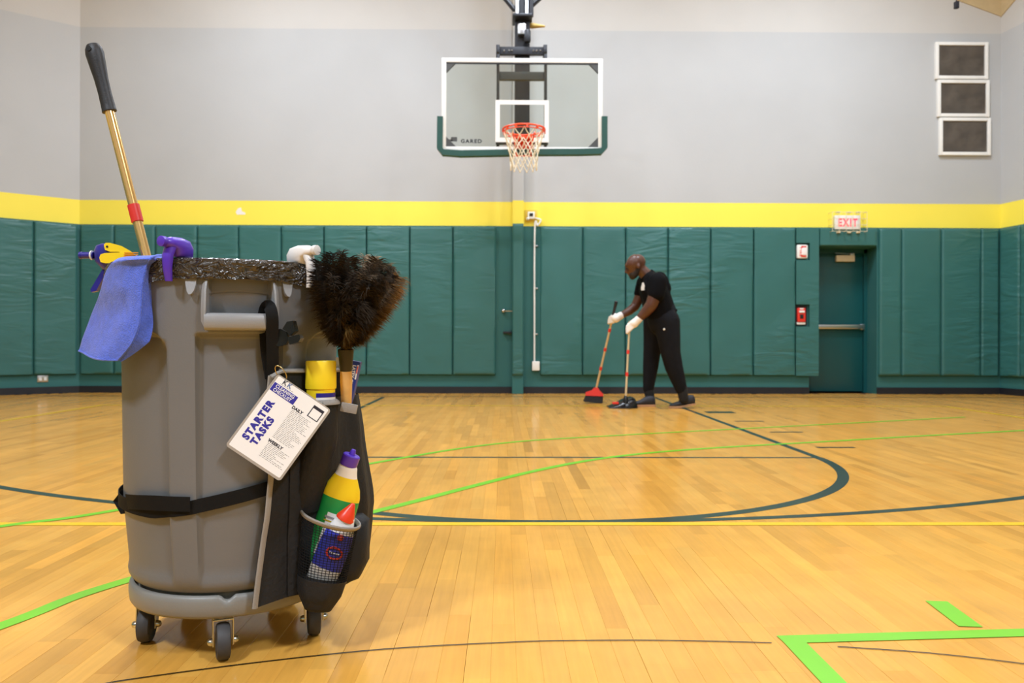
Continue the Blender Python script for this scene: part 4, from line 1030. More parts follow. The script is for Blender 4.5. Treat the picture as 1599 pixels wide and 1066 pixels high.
# ---- glove box
gd = 1.985; gb = thing('glove_box', at(545, 660, gd), 'navy cardboard latex glove box in the rear bag pocket', 'box')
gX = (at(562, 566, gd) - at(530, 559, gd)).normalized(); gY = (at(548, 561, gd) - at(542, 612, gd)); gY = (gY - gX * gX.dot(gY)).normalized(); gN = gX.cross(gY)
if gN.dot(CAM - at(550, 590, gd)) < 0: gN = -gN
gO = at(562.5, 565.5, gd); q = lambda u, v, n=0: gO - gX * u - gY * v + gN * n
m = MB(); m.prism([q(0, 0), q(0.062, 0), q(0.062, 0.13), q(0, 0.085), ], -gN * 0.09) if False else m.prism([q(0, 0), q(0.062, 0), q(0.062, 0.12), q(0, 0.12)], -gN * 0.025)
m.build('carton', mat('navy_carton', rgb(36, 56, 140), 0.5), gb, smooth=False)
m = MB(); m.prism([q(0.036, 0.0, 0.0003), q(0.062, 0.0, 0.0003), q(0.062, 0.12, 0.0003), q(0.036, 0.12, 0.0003)], gN * 0.0004); m.build('white_panel', M_CARD, gb, smooth=False)
text('LATEX GLOVE', 0.0115, M_WHP, q(0.0158, 0.010, 0.0012), -gY, gX, gb, bold=0.0005, xs=0.92, thick=0.0002, label='white lettering')
m = MB(); m.prism([q(0.0012, 0.008, 0.0003), q(0.0052, 0.008, 0.0003), q(0.0052, 0.045, 0.0003), q(0.0012, 0.045, 0.0003)], gN * 0.0005); m.build('white_oval', M_WHP, gb, smooth=False)
m = MB(); m.prism([q(0.002, 0.011, 0.0009), q(0.0045, 0.011, 0.0009), q(0.0045, 0.03, 0.0009), q(0.002, 0.03, 0.0009)], gN * 0.0003); m.build('red_mark', M_REDP, gb, smooth=False)

# ---- toilet cleaner bottle
def frame(p0, p1, side=rgt0):
    ax = (p1 - p0); L = ax.length; ax.normalize(); X = (side - ax * ax.dot(side)).normalized(); Y = ax.cross(X); return ax, X, Y, L
def sect(p0, ax, X, Y, secs, n=28, pw_=2.0):
    """secs = [(distance, half width, half depth, sideways shift)]"""
    out = []
    for s, a, b, sh in secs:
        c = p0 + ax * s + X * sh
        out.append([c + X * a * math.copysign(abs(math.cos(t)) ** (2 / pw_), math.cos(t)) + Y * b * math.copysign(abs(math.sin(t)) ** (2 / pw_), math.sin(t)) for t in (2 * PI * j / n for j in range(n))])
    return out
p0 = at(496, 880, 1.897); p1 = at(545, 722, 1.885); ax, X, Y, L = frame(p0, p1)
tb_ = thing('cleaner_bottle', p0, 'yellow and green cleaner bottle with violet cap in the mesh pocket', 'bottle')
u = L
prof_ = [(0, 0.034, 0.017), (0.03, 0.04, 0.021), (0.15, 0.042, 0.023), (0.40, 0.045, 0.0245), (0.60, 0.046, 0.0245), (0.70, 0.0455, 0.0245), (0.77, 0.041, 0.023), (0.83, 0.0335, 0.0215), (0.88, 0.027, 0.021), (0.92, 0.0245, 0.0205), (0.965, 0.0225, 0.020), (1.0, 0.017, 0.017)]
fine = []
for i in range(49):
    t = i / 48; a = pw(t, [(k, x) for k, x, y in prof_]); b = pw(t, [(k, y) for k, x, y in prof_]); fine.append((t * L, a, b, 0.007 * math.sin(t * PI)))
m = MB(); mi = [1 if s[0] / L < 0.66 else (2 if s[0] / L < 0.865 else 0) for s in fine[:-1]]
m.loft(sect(p0, ax, X, Y, fine), mis=mi); m.build('body', [M_WHP, M_GRN, M_YELP], tb_, angle=60)
m = MB(); ac = (ax * 0.85 + X * 0.1 + UZ * 0.15).normalized(); tp = p0 + ax * L * 0.998 + X * 0.0
m.lathe([(0.0205, -0.006), (0.0215, -0.003), (0.021, 0.019), (0.019, 0.021), (0.008, 0.0215), (0.0065, 0.03), (0.005, 0.034)], tp, ac, 28); m.build('cap', M_PURPLE, tb_)
lab_t = 0.40
lc = p0 + ax * L * 0.47 + X * 0.006 - Y * 0.0
sgn = -1 if Y.dot(fwd) > 0 else 1
dpt = lambda s, a_, ds=0.0: p0 + ax * (L * s) + X * (0.007 * math.sin(s * PI) + 0.0455 * math.cos(a_)) + Y * sgn * (0.0252 + ds) * math.sin(a_)
def label_patch(name, s0, s1, a0, a1, mt, parent):
    ds = 0.0 if 'panel' in name else 0.0008
    mm = MB(); mm.loft([[dpt(lerp(s0, s1, k / 3), lerp(a0, a1, i / 10), ds) for i in range(11)] for k in range(4)], closed=False, caps=False); return mm.build(name, mt, parent, angle=180)
label_patch('label_stripe', 0.475, 0.495, R(118), R(25), M_INKG, tb_); label_patch('label_stripe', 0.445, 0.458, R(118), R(25), mat('olive_ink', rgb(190, 165, 30), 0.5), tb_)
label_patch('label_panel', 0.12, 0.53, R(112), R(28), M_WHP, tb_)
for a0 in (104, 78): label_patch('label_print', 0.385, 0.425, R(a0), R(a0 - 18), M_INKG, tb_)

# ---- red capped squeeze bottle in front of it
p0 = at(497, 915, 1.85); p1 = at(541, 806, 1.853); ax, X, Y, L = frame(p0, p1)
rb = thing('squeeze_bottle', p0, 'white squeeze bottle with red nozzle and blue label in the mesh pocket', 'bottle')
fine = [(0, 0.028, 0.014, 0), (0.004, 0.034, 0.018, 0), (L * 0.28, 0.037, 0.02, 0), (L * 0.62, 0.037, 0.02, 0), (L * 0.78, 0.033, 0.02, 0), (L * 0.92, 0.0245, 0.018, 0), (L, 0.0205, 0.0175, 0)]
m = MB(); m.loft(sect(p0, ax, X, Y, fine), mis=[0, 0, 1, 1, 0, 0]); m.build('body', [M_WHP, mat('blue_label', rgb(58, 66, 190), 0.4)], rb, angle=60)
m = MB(); m.lathe([(0.0225, -0.008), (0.0225, -0.003), (0.0165, 0.009), (0.0075, 0.028), (0.0045, 0.034), (0.002, 0.0345)], p1, ax + X * 0.12, 24); m.build('nozzle', M_REDP, rb)
sg2 = -1 if Y.dot(fwd) > 0 else 1
bpnt = lambda s, x_: p0 + ax * (L * s) + X * x_ + Y * sg2 * (0.0212 * math.sqrt(max(0, 1 - (x_ / 0.038) ** 2)))
m = MB(); m.tube([bpnt(0.52 + 0.075 * math.sin(2 * PI * i / 24), 0.008 + 0.018 * math.cos(2 * PI * i / 24)) for i in range(25)], 0.0024, 6); m.build('label_emblem', M_REDP, rb)
m = MB(); m.ball(bpnt(0.74, 0.008), 0.008, n=8); m.build('label_emblem', M_REDP, rb)
m = MB()
for i in range(5): m.ball(bpnt(0.52, -0.003 + i * 0.0055), 0.0026, n=6)
build_each(m, 'label_print', M_WHP, rb)

# ---- trigger sprayers
def sprayer(o, P, ex, ez, ey, sc, mt, mh=None, rc=0.0):
    """trigger head: ex = nozzle direction, ez = up, ey = across; P = collar top"""
    w_ = 0.013 * sc; T = lambda x, z: P + (ex * x + ez * z) * sc
    m = MB(); body = [(-0.034, 0.002), (-0.036, 0.022), (-0.026, 0.037), (-0.004, 0.042), (0.022, 0.041), (0.036, 0.036), (0.039, 0.03), (0.036, 0.022), (0.016, 0.016), (0.011, 0.002)]
    rings = []
    for q_ in range(11):
        k = -1 + q_ * 0.2; s = (1 - abs(k) ** 2.6 * 0.42); cx_ = (0.0, 0.023)
        rings.append([T(cx_[0] + (x - cx_[0]) * s, cx_[1] + (z - cx_[1]) * s) + ey * w_ * 1.15 * k for x, z in body])
    m.loft(rings); h = m.build('sprayer_head', mt, o, angle=60)
    m = MB(); m.lathe([(0.009 * sc, 0), (0.0105 * sc, 0.002 * sc), (0.0105 * sc, 0.011 * sc), (0.005 * sc, 0.0125 * sc)], T(0.034, 0.03), ex, 16); m.build('nozzle', mt, h)
    m = MB(); rings = []
    for q_ in range(9):
        t = q_ / 8; cx_ = pw(t, [(0, 0.020), (0.25, 0.026 + rc * 0.6), (0.6, 0.026 + rc), (1, 0.022 + rc)]); cz_ = lerp(0.020, -0.048, t); hw = w_ * lerp(1.05, 0.6, t); hd = 0.0085 * sc * lerp(1.25, 0.7, t)
        rings.append([T(cx_, cz_) + ey * hw * math.cos(2 * PI * j / 12) + ex * hd * math.sin(2 * PI * j / 12) for j in range(12)])
    m.loft(rings); m.build('trigger', mh or mt, h, angle=50)
    return h
def bottle_under(o, P, ez, r, L_, mt):
    m = MB(); m.lathe([(0.012, 0.0), (0.0155, -0.003), (0.0155, -0.018), (0.0125, -0.02), (0.013, -0.035), (r * 0.8, -0.065), (r, -0.09), (r, -L_ + 0.01), (r * 0.9, -L_)], P, ez, 24); m.build('bottle', mt, o)
# violet one hanging over the front left of the rim
def under(px, py, r): return (surf(px, py, r) - CAM).dot(fwd)
tg_ = at(264, 412, under(264, 412, 0.307)); ez = UZ.copy(); ex = tg_ - BC; ex.z = 0; ex.normalize(); ex = (ex - rgt0 * 0.30).normalized(); ey = ez.cross(ex).normalized()
P = tg_ - ex * 0.026; P.z = at(270, 407, 1.80).z
sp = thing('spray_bottle', P - UZ * 0.24, 'spray bottle with violet trigger hooked over the front rim', 'spray bottle')
sprayer(sp, P, ex, ez, ey, 1.1, M_PURPLE, rc=0.002); bottle_under(sp, P - ex * 0.034, (ez + (P - BC - UZ * P.z) * 0.9).normalized(), 0.03, 0.2, M_CLEAR)
# white one hanging over the right of the rim
tg_ = at(483, 415, under(483, 415, 0.307)); ex = tg_ - BC; ex.z = 0; ex.normalize(); ex = (ex + rgt0 * 0.35).normalized(); ey = ez.cross(ex).normalized()
P = tg_ - ex * 0.026; P.z = at(470, 414, 1.85).z
sp = thing('spray_bottle', P - UZ * 0.24, 'spray bottle with white trigger beside the feather duster', 'spray bottle')
sprayer(sp, P, ex, ez, ey, 1.12, M_WHP, rc=0.002); bottle_under(sp, P - ex * 0.034, (ez + (P - BC - UZ * P.z) * 0.9).normalized(), 0.03, 0.2, M_CLEAR)
# blue and yellow one behind the towel, nozzle to the left
bd = 2.08; sp = thing('spray_bottle', at(205, 480, bd), 'blue spray bottle with yellow lever pointing left behind the towel', 'spray bottle')
b_ = lambda px, py, dd=0.0: at(px, py, bd + dd)
m = MB(); out = [(146, 392), (150, 383), (159, 380), (172, 380), (190, 388), (212, 397), (232, 408), (232, 430), (200, 432), (172, 428), (160, 420), (148, 408)]
cx_, cy_ = 185, 405
m.loft([[b_(cx_ + (x - cx_) * s, cy_ + (y - cy_) * s, dd) for x, y in out] for s, dd in ((0.8, -0.022), (0.95, -0.015), (1, 0), (0.95, 0.015), (0.8, 0.022))]); hd = m.build('sprayer_head', M_NAVY, sp, angle=50)
m = MB(); m.lathe([(0.0085, 0), (0.0085, 0.03), (0.0095, 0.031), (0.0095, 0.036)], b_(146, 398.5), b_(126, 398.5) - b_(146, 398.5), 16); nz_ = m.build('nozzle', M_NAVY, hd)
m = MB(); m.lathe([(0.0125, 0), (0.0125, 0.003)], b_(144.5, 398.5), b_(126, 398.5) - b_(146, 398.5), 16); m.build('nozzle_ring', M_WHP, hd)
m = MB(); lv = [(162, 382), (165, 379), (172, 379), (190, 384), (204, 392), (214, 400), (200, 400), (185, 393), (172, 393), (164, 390)]
m.loft([[b_(x, y, dd) for x, y in lv] for dd in (-0.028, -0.02)]); m.build('lever', M_YELP, hd, angle=30)
m = MB(); lv = [(155, 402), (157, 397), (163, 395), (185, 394), (205, 397), (222, 402), (222, 410), (190, 409), (165, 411), (157, 409)]
m.loft([[b_(x, y, dd) for x, y in lv] for dd in (-0.03, -0.018)]); lv2 = m.build('side_panel', M_YELP, hd, angle=30)
for k in range(4):
    m = MB(); m.box(b_(205 - k * 0.5, 394.5 + k * 3.0, -0.031), (0.036, 0.003, 0.0022), bev=0.0006); m.build('grip_rib', M_ORNG, lv2)
m = MB(); m.lathe([(0.003, 0), (0.003, 0.0015)], b_(167.5, 385, -0.0278), -fwd, 12); m.build('pivot', M_BLACKBASE, hd)
m = MB(); m.prism([b_(160, 420), b_(166, 424), b_(150, 454), b_(142, 456), b_(141, 452)], fwd * 0.016); m.build('trigger', M_NAVY, hd)
m = MB(); m.lathe([(0.016, 0), (0.016, -0.03), (0.034, -0.08), (0.036, -0.2), (0.03, -0.21)], b_(232, 424), (-0.25, 0.0, 1), 24); m.build('bottle', M_NAVY, sp)

# ---- blue cloth over the rim
def cloth_mat():
    mm = mat('blue_microfibre', rgb(78, 108, 224), 0.85, var=0.14, vscale=60, bump=0.5, bscale=330, sheen=0.35); return mm
def cd_(px, py, r, extra=0.0): return (px, py, under(px, py, r) - extra)
rows = [((214, 400, 2.09), (268, 399, 1.93)), ((196, 401, 2.02), (252, 398.5, 1.875)), (cd_(181, 406, 0.299), cd_(240, 401.5, 0.299, 0.002)), (cd_(168, 422, 0.306), cd_(230, 414, 0.306)),
    (cd_(158, 455, 0.312), cd_(223, 445, 0.310)), (cd_(147, 485, 0.318), cd_(221, 478, 0.314)), (cd_(136, 515, 0.325), cd_(217.5, 508, 0.318)), (cd_(129, 534, 0.33), cd_(206, 536, 0.322)), (cd_(124.5, 547.5, 0.335), cd_(184, 562, 0.325))]
nU = 26
def crom(P, t):
    n = len(P) - 1; f = min(max(t, 0), 1) * n; i = min(int(f), n - 1); u = f - i; g = lambda k: P[min(max(k, 0), n)]
    a, b, c, d = g(i - 1), g(i), g(i + 1), g(i + 2)
    return 0.5 * (2 * b + (c - a) * u + (2 * a - 5 * b + 4 * c - d) * u * u + (3 * b - a - 3 * c + d) * u ** 3)
Lp = [at(*a) for a, b in rows]; Rp = [at(*b) for a, b in rows]
def cloth_pt(u, v, off=0.0):
    a = crom(Lp, v); b = crom(Rp, v); p = lerp(a, b, u)
    mid = math.sin(u * PI) * 0.016 * (1 if v > 0.3 else v / 0.3)
    wv = 0.006 * math.sin(u * 7 + v * 3) * sst(0.35, 1, v) + 0.004 * noise.noise(Vector((u * 4, v * 6, 1)))
    sag = -0.006 * math.sin(u * PI) * sst(0.85, 1, v)
    return p - fwd * (mid + wv + off) + UZ * sag + rgt0 * 0
m = MB(); nV = 54
fr_ = [[cloth_pt(i / nU, k / nV, 0.004) for i in range(nU + 1)] for k in range(nV + 1)]
bk_ = [[cloth_pt(i / nU, k / nV, 0.0) for i in range(nU + 1)] for k in range(nV + 1)]
m.loft([a + b[::-1] for a, b in zip(fr_, bk_)]); cl = thing('microfibre_cloth', at(175, 555, 1.88), 'blue microfibre cloth draped over the left rim of the trash can', 'cloth')
m.build('front_fold', cloth_mat(), cl, angle=70)
# rear fold seen along the right edge
m = MB()
def fold_pt(u, v):
    b = cloth_pt(1, v); wd = pw(v, [(0, 0.0), (0.35, 0.004), (0.6, 0.010), (0.85, 0.028), (1, 0.006)])
    return b + (rgt0 * wd + fwd * 0.03 * math.sin(v * PI)) * u - fwd * 0.001 + UZ * -0.004 * u
m.loft([[fold_pt(i / 6, k / 40) for i in range(7)] for k in range(41)], closed=False, caps=False); m.build('rear_fold', cloth_mat(), cl, angle=180)
m = MB(); m.tube([cloth_pt(1, k / 40, 0.003) for k in range(4, 41)] , 0.0026, 6); m.build('hem', cloth_mat(), cl)
m = MB(); m.tube([cloth_pt(i / 20, 1, 0.003) for i in range(21)], 0.0024, 6); m.build('hem', cloth_mat(), cl)

# ---- metal pole with black grip
M_GOLD = mat('champagne_metal', rgb(240, 198, 128), 0.2, 0.75, var=0.03)
t0_, t1_ = at(145, 72, 2.14), at(229, 402, 2.12); axp = (t1_ - t0_).normalized(); Lp_ = (t1_ - t0_).length
pole = thing('mop_handle', t1_ + axp * 0.45, 'tall gold metal mop handle with black grip leaning in the bin', 'mop handle')
kk_ = Lp_ / 340.5
m = MB(); m.lathe([(0.0125, 100 * kk_), (0.0125, Lp_ + 0.45)], t0_, axp, 24); m.build('pole', M_GOLD, pole)
m = MB(); m.lathe([(0.006, -0.001), (0.0165, 0.003), (0.0225, 0.014), (0.0245, 0.028), (0.0225, 0.055), (0.0185, 0.1), (0.0175, 0.14), (0.0185, 0.175), (0.0190, 0.186), (0.0195, 0.188), (0.0195, 0.193), (0.0125, 0.194)], t0_ - axp * 0.006, axp, 28, ecc=(fwd, 0.8)); gr = m.build('grip', mat('black_grip_rubber', rgb(34, 33, 34), 0.5, bump=0.1, bscale=250), pole)
m = MB(); m.lathe([(0.0068, 0), (0.0068, 0.002)], t0_ + axp * 0.014 - fwd * 0.0195 - rgt0 * 0.004, -fwd, 16); m.build('hang_hole', M_DARK, gr)
m = MB(); s_ = 256 * kk_; m.lathe([(0.0132, s_), (0.0155, s_ + 0.0008), (0.0155, s_ + 0.048), (0.0132, s_ + 0.049)], t0_, axp, 24); m.build('collar', M_RED, pole)

# ---- feather duster
M_FEATH = attr_mat('feather_barbs', 0.75, 0.2)
M_WOOD = mat('turned_wood', rgb(226, 176, 104), 0.4, var=0.12, vscale=30)
f0 = at(540, 548, 1.872); fb = at(541, 640, 1.885); fax = (f0 - fb).normalized()
du = thing('feather_duster', fb, 'brown ostrich feather duster with wooden handle standing in the bag', 'feather duster')
m = MB(); m.lathe([(0.0105, 0.004), (0.0125, 0.02), (0.0145, 0.07), (0.0135, 0.10), (0.012, (f0 - fb).length - 0.03)], fb, fax, 20); m.build('handle', M_WOOD, du)
m = MB(); m.lathe([(0.0138, -0.048), (0.0145, -0.045), (0.0185, -0.004), (0.019, 0.004), (0.016, 0.006)], f0, fax, 24); m.build('ferrule', mat('dark_ferrule', rgb(44, 38, 24), 0.45), du)
fr2 = random.Random(11)
def feather(tip, bend, shade, wid, L_n=1.0):
    """one plume: rachis as a bent quill plus rows of barbs on both sides"""
    mm = MB(); P0 = f0 + Vector((fr2.uniform(-.008, .008), fr2.uniform(-.008, .008), -0.002)); ctrl = lerp(P0, tip, 0.55) + bend
    q = lambda t: P0 * (1 - t) ** 2 + ctrl * 2 * t * (1 - t) + tip * t * t
    mm.tint = (shade[0] * 0.8, shade[1] * 0.8, shade[2] * 0.8, 1); mm.tube([q(k / 8) for k in range(9)], [0.0016 - 0.0013 * k / 8 for k in range(9)], 4)
    side0 = (q(1) - q(0)).cross(Vector((fr2.uniform(-1, 1), fr2.uniform(-1, 1), fr2.uniform(-.3, .3)))).normalized()
    nb = 210
    for k in range(nb):
        t = 0.14 + 0.86 * k / nb; p = q(t); tg = (q(min(1, t + .02)) - q(t - .02)).normalized(); sd = (side0 - tg * side0.dot(tg)).normalized(); up_ = tg.cross(sd)
        for s in (-1, 1):
            ln = wid * pw(t, [(0.1, 0.55), (0.45, 1.0), (0.85, 1.0), (1, 0.75)]) * fr2.uniform(0.75, 1.2)
            d = (sd * s * 0.9 + tg * fr2.uniform(0.1, 0.6) + up_ * fr2.uniform(-0.7, 0.7)).normalized()
            drp = Vector((0, 0, -1)) * ln * fr2.uniform(0.1, 0.65) + tg * ln * 0.2
            wd = tg.cross(d).cross(d).normalized() * fr2.uniform(0.0004, 0.0007)
            a, b, c = p, p + d * ln * 0.55, p + d * ln * 0.95 + drp * 0.6; w2 = up_ * 0.0005
            v_ = fr2.uniform(0.7, 1.25); mm.tint = (shade[0] * v_, shade[1] * v_, shade[2] * v_, 1)
            mm.add([a - wd, a + wd, b + wd * 1.2 + w2, b - wd * 1.2 - w2, c], [(0, 1, 2, 3)])
            vt = v_ * 1.35; mm.tint = (shade[0] * vt, shade[1] * vt * 0.98, shade[2] * vt * 0.94, 1); mm.add([b + wd * 1.2 + w2, b - wd * 1.2 - w2, c], [(0, 1, 2)])
    return mm.build('feather', M_FEATH, du, smooth=False)
dk = Vector(rgb(52, 44, 36)[:3]); md = Vector(rgb(78, 66, 52)[:3]); gd_ = Vector(rgb(92, 72, 36)[:3]); tn = Vector(rgb(146, 124, 100)[:3])
tips = [  # px, py, depth offset, sideways bend px, colour
    (500, 408, -0.03, -14, dk), (494, 425, -0.06, -16, dk), (512, 400, 0.0, -14, dk), (520, 395, -0.04, -10, dk), (535, 392, -0.05, -6, dk), (530, 410, -0.08, -8, dk),
    (505, 440, -0.09, -10, dk), (520, 432, -0.10, -6, dk), (545, 402, -0.08, 0, dk), (560, 425, -0.10, 2, dk), (548, 440, -0.11, 0, dk), (536, 455, -0.11, -4, dk),
    (510, 470, -0.08, -6, dk), (520, 490, -0.08, -4, dk), (512, 500, -0.05, -6, dk), (556, 402, 0.0, 4, md), (570, 400, 0.03, 8, tn), (582, 402, 0.0, 10, tn), (590, 405, -0.03, 12, md), (578, 415, -0.07, 8, md),
    (600, 412, 0.0, 14, tn), (610, 418, -0.02, 16, md), (618, 425, 0.0, 14, md), (624, 432, -0.03, 14, tn), (612, 428, -0.06, 12, dk), (600, 432, -0.08, 10, dk), (590, 440, -0.10, 6, dk), (575, 448, -0.11, 4, dk),
    (605, 450, 0.0, 14, gd_), (598, 460, 0.03, 12, gd_), (600, 455, -0.03, 12, dk), (594, 475, -0.04, 12, gd_), (588, 485, -0.02, 12, gd_), (582, 498, -0.04, 10, gd_), (575, 505, -0.06, 8, gd_), (570, 480, -0.09, 6, dk), (560, 470, -0.10, 2, dk),
    (556, 500, -0.08, 2, gd_), (548, 485, -0.09, 0, dk), (540, 505, -0.08, 0, gd_), (530, 515, -0.06, -4, dk), (520, 520, -0.03, -6, dk), (566, 520, -0.04, 6, gd_), (515, 450, 0.04, -8, dk), (530, 430, 0.06, -4, dk), (550, 425, 0.08, 2, dk), (572, 430, 0.07, 6, dk), (590, 445, 0.06, 10, dk), (545, 470, 0.05, 0, dk), (570, 475, 0.04, 6, dk), (525, 480, 0.03, -6, dk)]
for k in range(20):
    a_ = fr2.uniform(-1, 1); rr_ = fr2.uniform(0.45, 0.95); px_ = 548 + 66 * a_ * rr_ + 10; py_ = 545 - 138 * rr_ * (1 - 0.25 * a_ * a_); tips.append((px_, py_, fr2.uniform(-0.1, 0.07), a_ * 10, lerp(dk, gd_, fr2.random() * 0.7) if a_ < 0.2 else lerp(md, tn, fr2.random() * 0.6)))
for px, py, dd, bpx, c in tips:
    tip = at(px, py, 1.872 + dd); feather(tip, rgt0 * (bpx / F * 1.87) + UZ * 0.02 + fwd * dd * 0.25, c, fr2.uniform(0.03, 0.042))

# ================================================================== THE PERSON SWEEPING
M_SKIN = mat('dark_brown_skin', rgb(84, 50, 35), 0.38, var=0.08, vscale=18)
M_BEARD = mat('short_black_beard', rgb(38, 28, 24), 0.7, bump=0.3, bscale=300)
M_SHIRT = mat('black_polo_cotton', rgb(9, 9, 12), 0.85, spec=0.12, var=0.1, vscale=20, bump=0.2, bscale=40)
M_TROUS = mat('charcoal_trousers', rgb(21, 22, 26), 0.85, spec=0.15, var=0.12, vscale=14, bump=0.35, bscale=22)
M_GLOVE = mat('white_latex_glove', rgb(240, 232, 224), 0.45, var=0.04, bump=0.15, bscale=80)
M_SHOE = mat('dark_grey_shoe', rgb(34, 36, 44), 0.6, var=0.2, vscale=40)
M_SOLE = mat('tan_sole', rgb(190, 150, 116), 0.6)
M_SOCK = mat('black_sock', rgb(20, 20, 22), 0.85)
M_EYE = mat('eye_white', rgb(225, 218, 210), 0.3); M_PUP = mat('pupil', rgb(20, 15, 12), 0.2)
DP = 8.85; dn, df = DP - 0.15, DP + 0.13          # depth of near and far side
NS, FS = DP - 0.235, DP + 0.21                     # near and far shoulder
def remesh(mm, name, mt, parent, vox, it=8, fac=0.5):
    o = mm.build(name, mt, parent, smooth=False)
    return bake(o, [('REMESH', dict(mode='VOXEL', voxel_size=vox)), ('SMOOTH', dict(factor=fac, iterations=it))])
foot_n, foot_f = on_floor(1064, 637), on_floor(1006, 634.5)
person = thing('person', ((foot_n.x + foot_f.x) / 2, (foot_n.y + foot_f.y) / 2, 0), 'person in black polo shirt and dark trousers bending over a broom and dustpan', 'person')
c = MB()
# head, tilted down towards the broom
def hx(px, py, dy=0.0):
    if py < 430 and px < 1000:          # the head bows towards the broom
        a_ = R(17); x_, y_ = px - 997, py - 416; px, py = 997 + x_ * math.cos(a_) + y_ * math.sin(a_), 416 - x_ * math.sin(a_) + y_ * math.cos(a_)
    return at(px, py, DP + dy)
for dy in (-0.028, 0.028):
    c.cone(hx(994, 407.5, dy), 0.088, hx(990, 410, dy), 0.084); c.cone(hx(989, 414, dy), 0.072, hx(986, 424, dy * 0.7), 0.05)
c.cone(hx(998, 409), 0.09, hx(996, 414), 0.085); c.cone(hx(984, 425), 0.04, hx(984, 428.5), 0.036)
c.cone(hx(979.5, 409, -0.045), 0.02, hx(979.5, 409, 0.045), 0.02)                                   # brow
c.cone(hx(979.3, 412), 0.013, hx(975.6, 418.5), 0.017); c.cone(hx(977, 419, -0.014), 0.011, hx(977, 419, 0.014), 0.011)   # nose
c.cone(hx(979, 423.3, -0.016), 0.0115, hx(979, 423.3, 0.016), 0.0115); c.cone(hx(979.8, 426, -0.014), 0.011, hx(979.8, 426, 0.014), 0.011)   # lips
for s in (-1, 1): c.ball(hx(997.5, 416, s * 0.112), 0.03, 0.75, 0.35, 1.1)                            # ears
c.cone(hx(1001, 421), 0.068, hx(1014, 434), 0.075)                                                     # neck
for dy in (-0.1, 0.1): c.cone(hx(1018, 443, dy), 0.1, hx(1030, 484, dy * 0.7), 0.12)
def limb(mm, pts):
    for (a, ra), (b, rb) in zip(pts, pts[1:]): mm.cone(a, ra, b, rb)
limb(c, [(at(1026, 440, NS), 0.08), (at(1022, 463, NS - 0.02), 0.074), (at(1016.5, 477, NS - 0.02), 0.068), (at(1008, 487, NS), 0.06), (at(996, 499, NS + 0.01), 0.037)])
limb(c, [(at(1008, 441, FS), 0.078), (at(998, 465, FS + 0.01), 0.062), (at(992, 478, FS + 0.01), 0.054), (at(982, 486, FS), 0.05), (at(967, 494, FS - 0.01), 0.036)])
c.cone(at(1026, 440, NS), 0.08, hx(1016, 440), 0.08); c.cone(at(1008, 441, FS), 0.078, hx(1016, 440), 0.08)
limb(c, [(at(1038, 500, dn + 0.03), 0.1), (at(1047, 562, dn), 0.07), (at(1064, 610, dn), 0.034), (at(1066, 624, dn), 0.03)])
limb(c, [(at(1024, 500, df - 0.03), 0.1), (at(1016, 562, df), 0.07), (at(1012.5, 610, df), 0.034), (at(1014, 622, df), 0.03)])
body = remesh(c, 'body', M_SKIN, person, 0.011, 5, 0.5)
# beard, eyes, eyebrows
m = MB()
for dy in (-0.034, 0.034): m.cone(hx(993, 419, dy * 1.25), 0.046, hx(986, 425.5, dy * 0.8), 0.052)
m.cone(hx(983.6, 428, -0.014), 0.039, hx(983.6, 428, 0.014), 0.039)
remesh(m, 'beard', M_BEARD, body, 0.009, 4)
for s in (-1, 1):
    m = MB(); m.ball(hx(980.4, 413.6, s * 0.034), 0.0115); e_ = m.build('eye', M_EYE, body)
    m = MB(); m.ball(hx(979.1, 414.2, s * 0.036), 0.008); m.build('pupil', M_PUP, e_)
    m = MB(); m.cone(hx(978.3, 409.6, s * 0.02), 0.006, hx(981, 408.8, s * 0.068), 0.005); m.build('eyebrow', M_BEARD, body)
# polo shirt
m = MB()
for dy in (-0.11, 0.0, 0.11):
    k = 0.02 if dy else 0.0
    limb(m, [(hx(1017, 441, dy), 0.115 - k), (hx(1020.5, 452, dy), 0.168 - k), (hx(1025, 467, dy), 0.172 - k), (hx(1029, 482, dy * 0.8), 0.178 - k), (hx(1030.5, 488, dy * 0.8), 0.176 - k)])
m.cone(at(1026, 440, NS + 0.02), 0.1, hx(1015, 437), 0.105); m.cone(at(1008, 441, FS - 0.02), 0.095, hx(1015, 437), 0.105); m.cone(hx(1030, 436), 0.09, hx(1036, 450), 0.09)
limb(m, [(at(1027, 440, NS), 0.102), (at(1025.5, 451, NS - 0.01), 0.1), (at(1024.5, 459, NS - 0.02), 0.095)])
limb(m, [(at(1007, 441, FS), 0.098), (at(1003, 451, FS + 0.01), 0.088), (at(1000.5, 457, FS + 0.01), 0.08)])
shirt = remesh(m, 'polo_shirt', M_SHIRT, person, 0.013, 6)
m = MB(); ctr0 = hx(1011, 431); nax = (hx(1001, 421) - hx(1014, 434)).normalized()
m.lathe([(0.098, -0.03), (0.093, 0.0), (0.088, 0.022), (0.082, 0.02), (0.084, -0.02)], ctr0, nax, 28); m.build('collar', M_SHIRT, shirt)
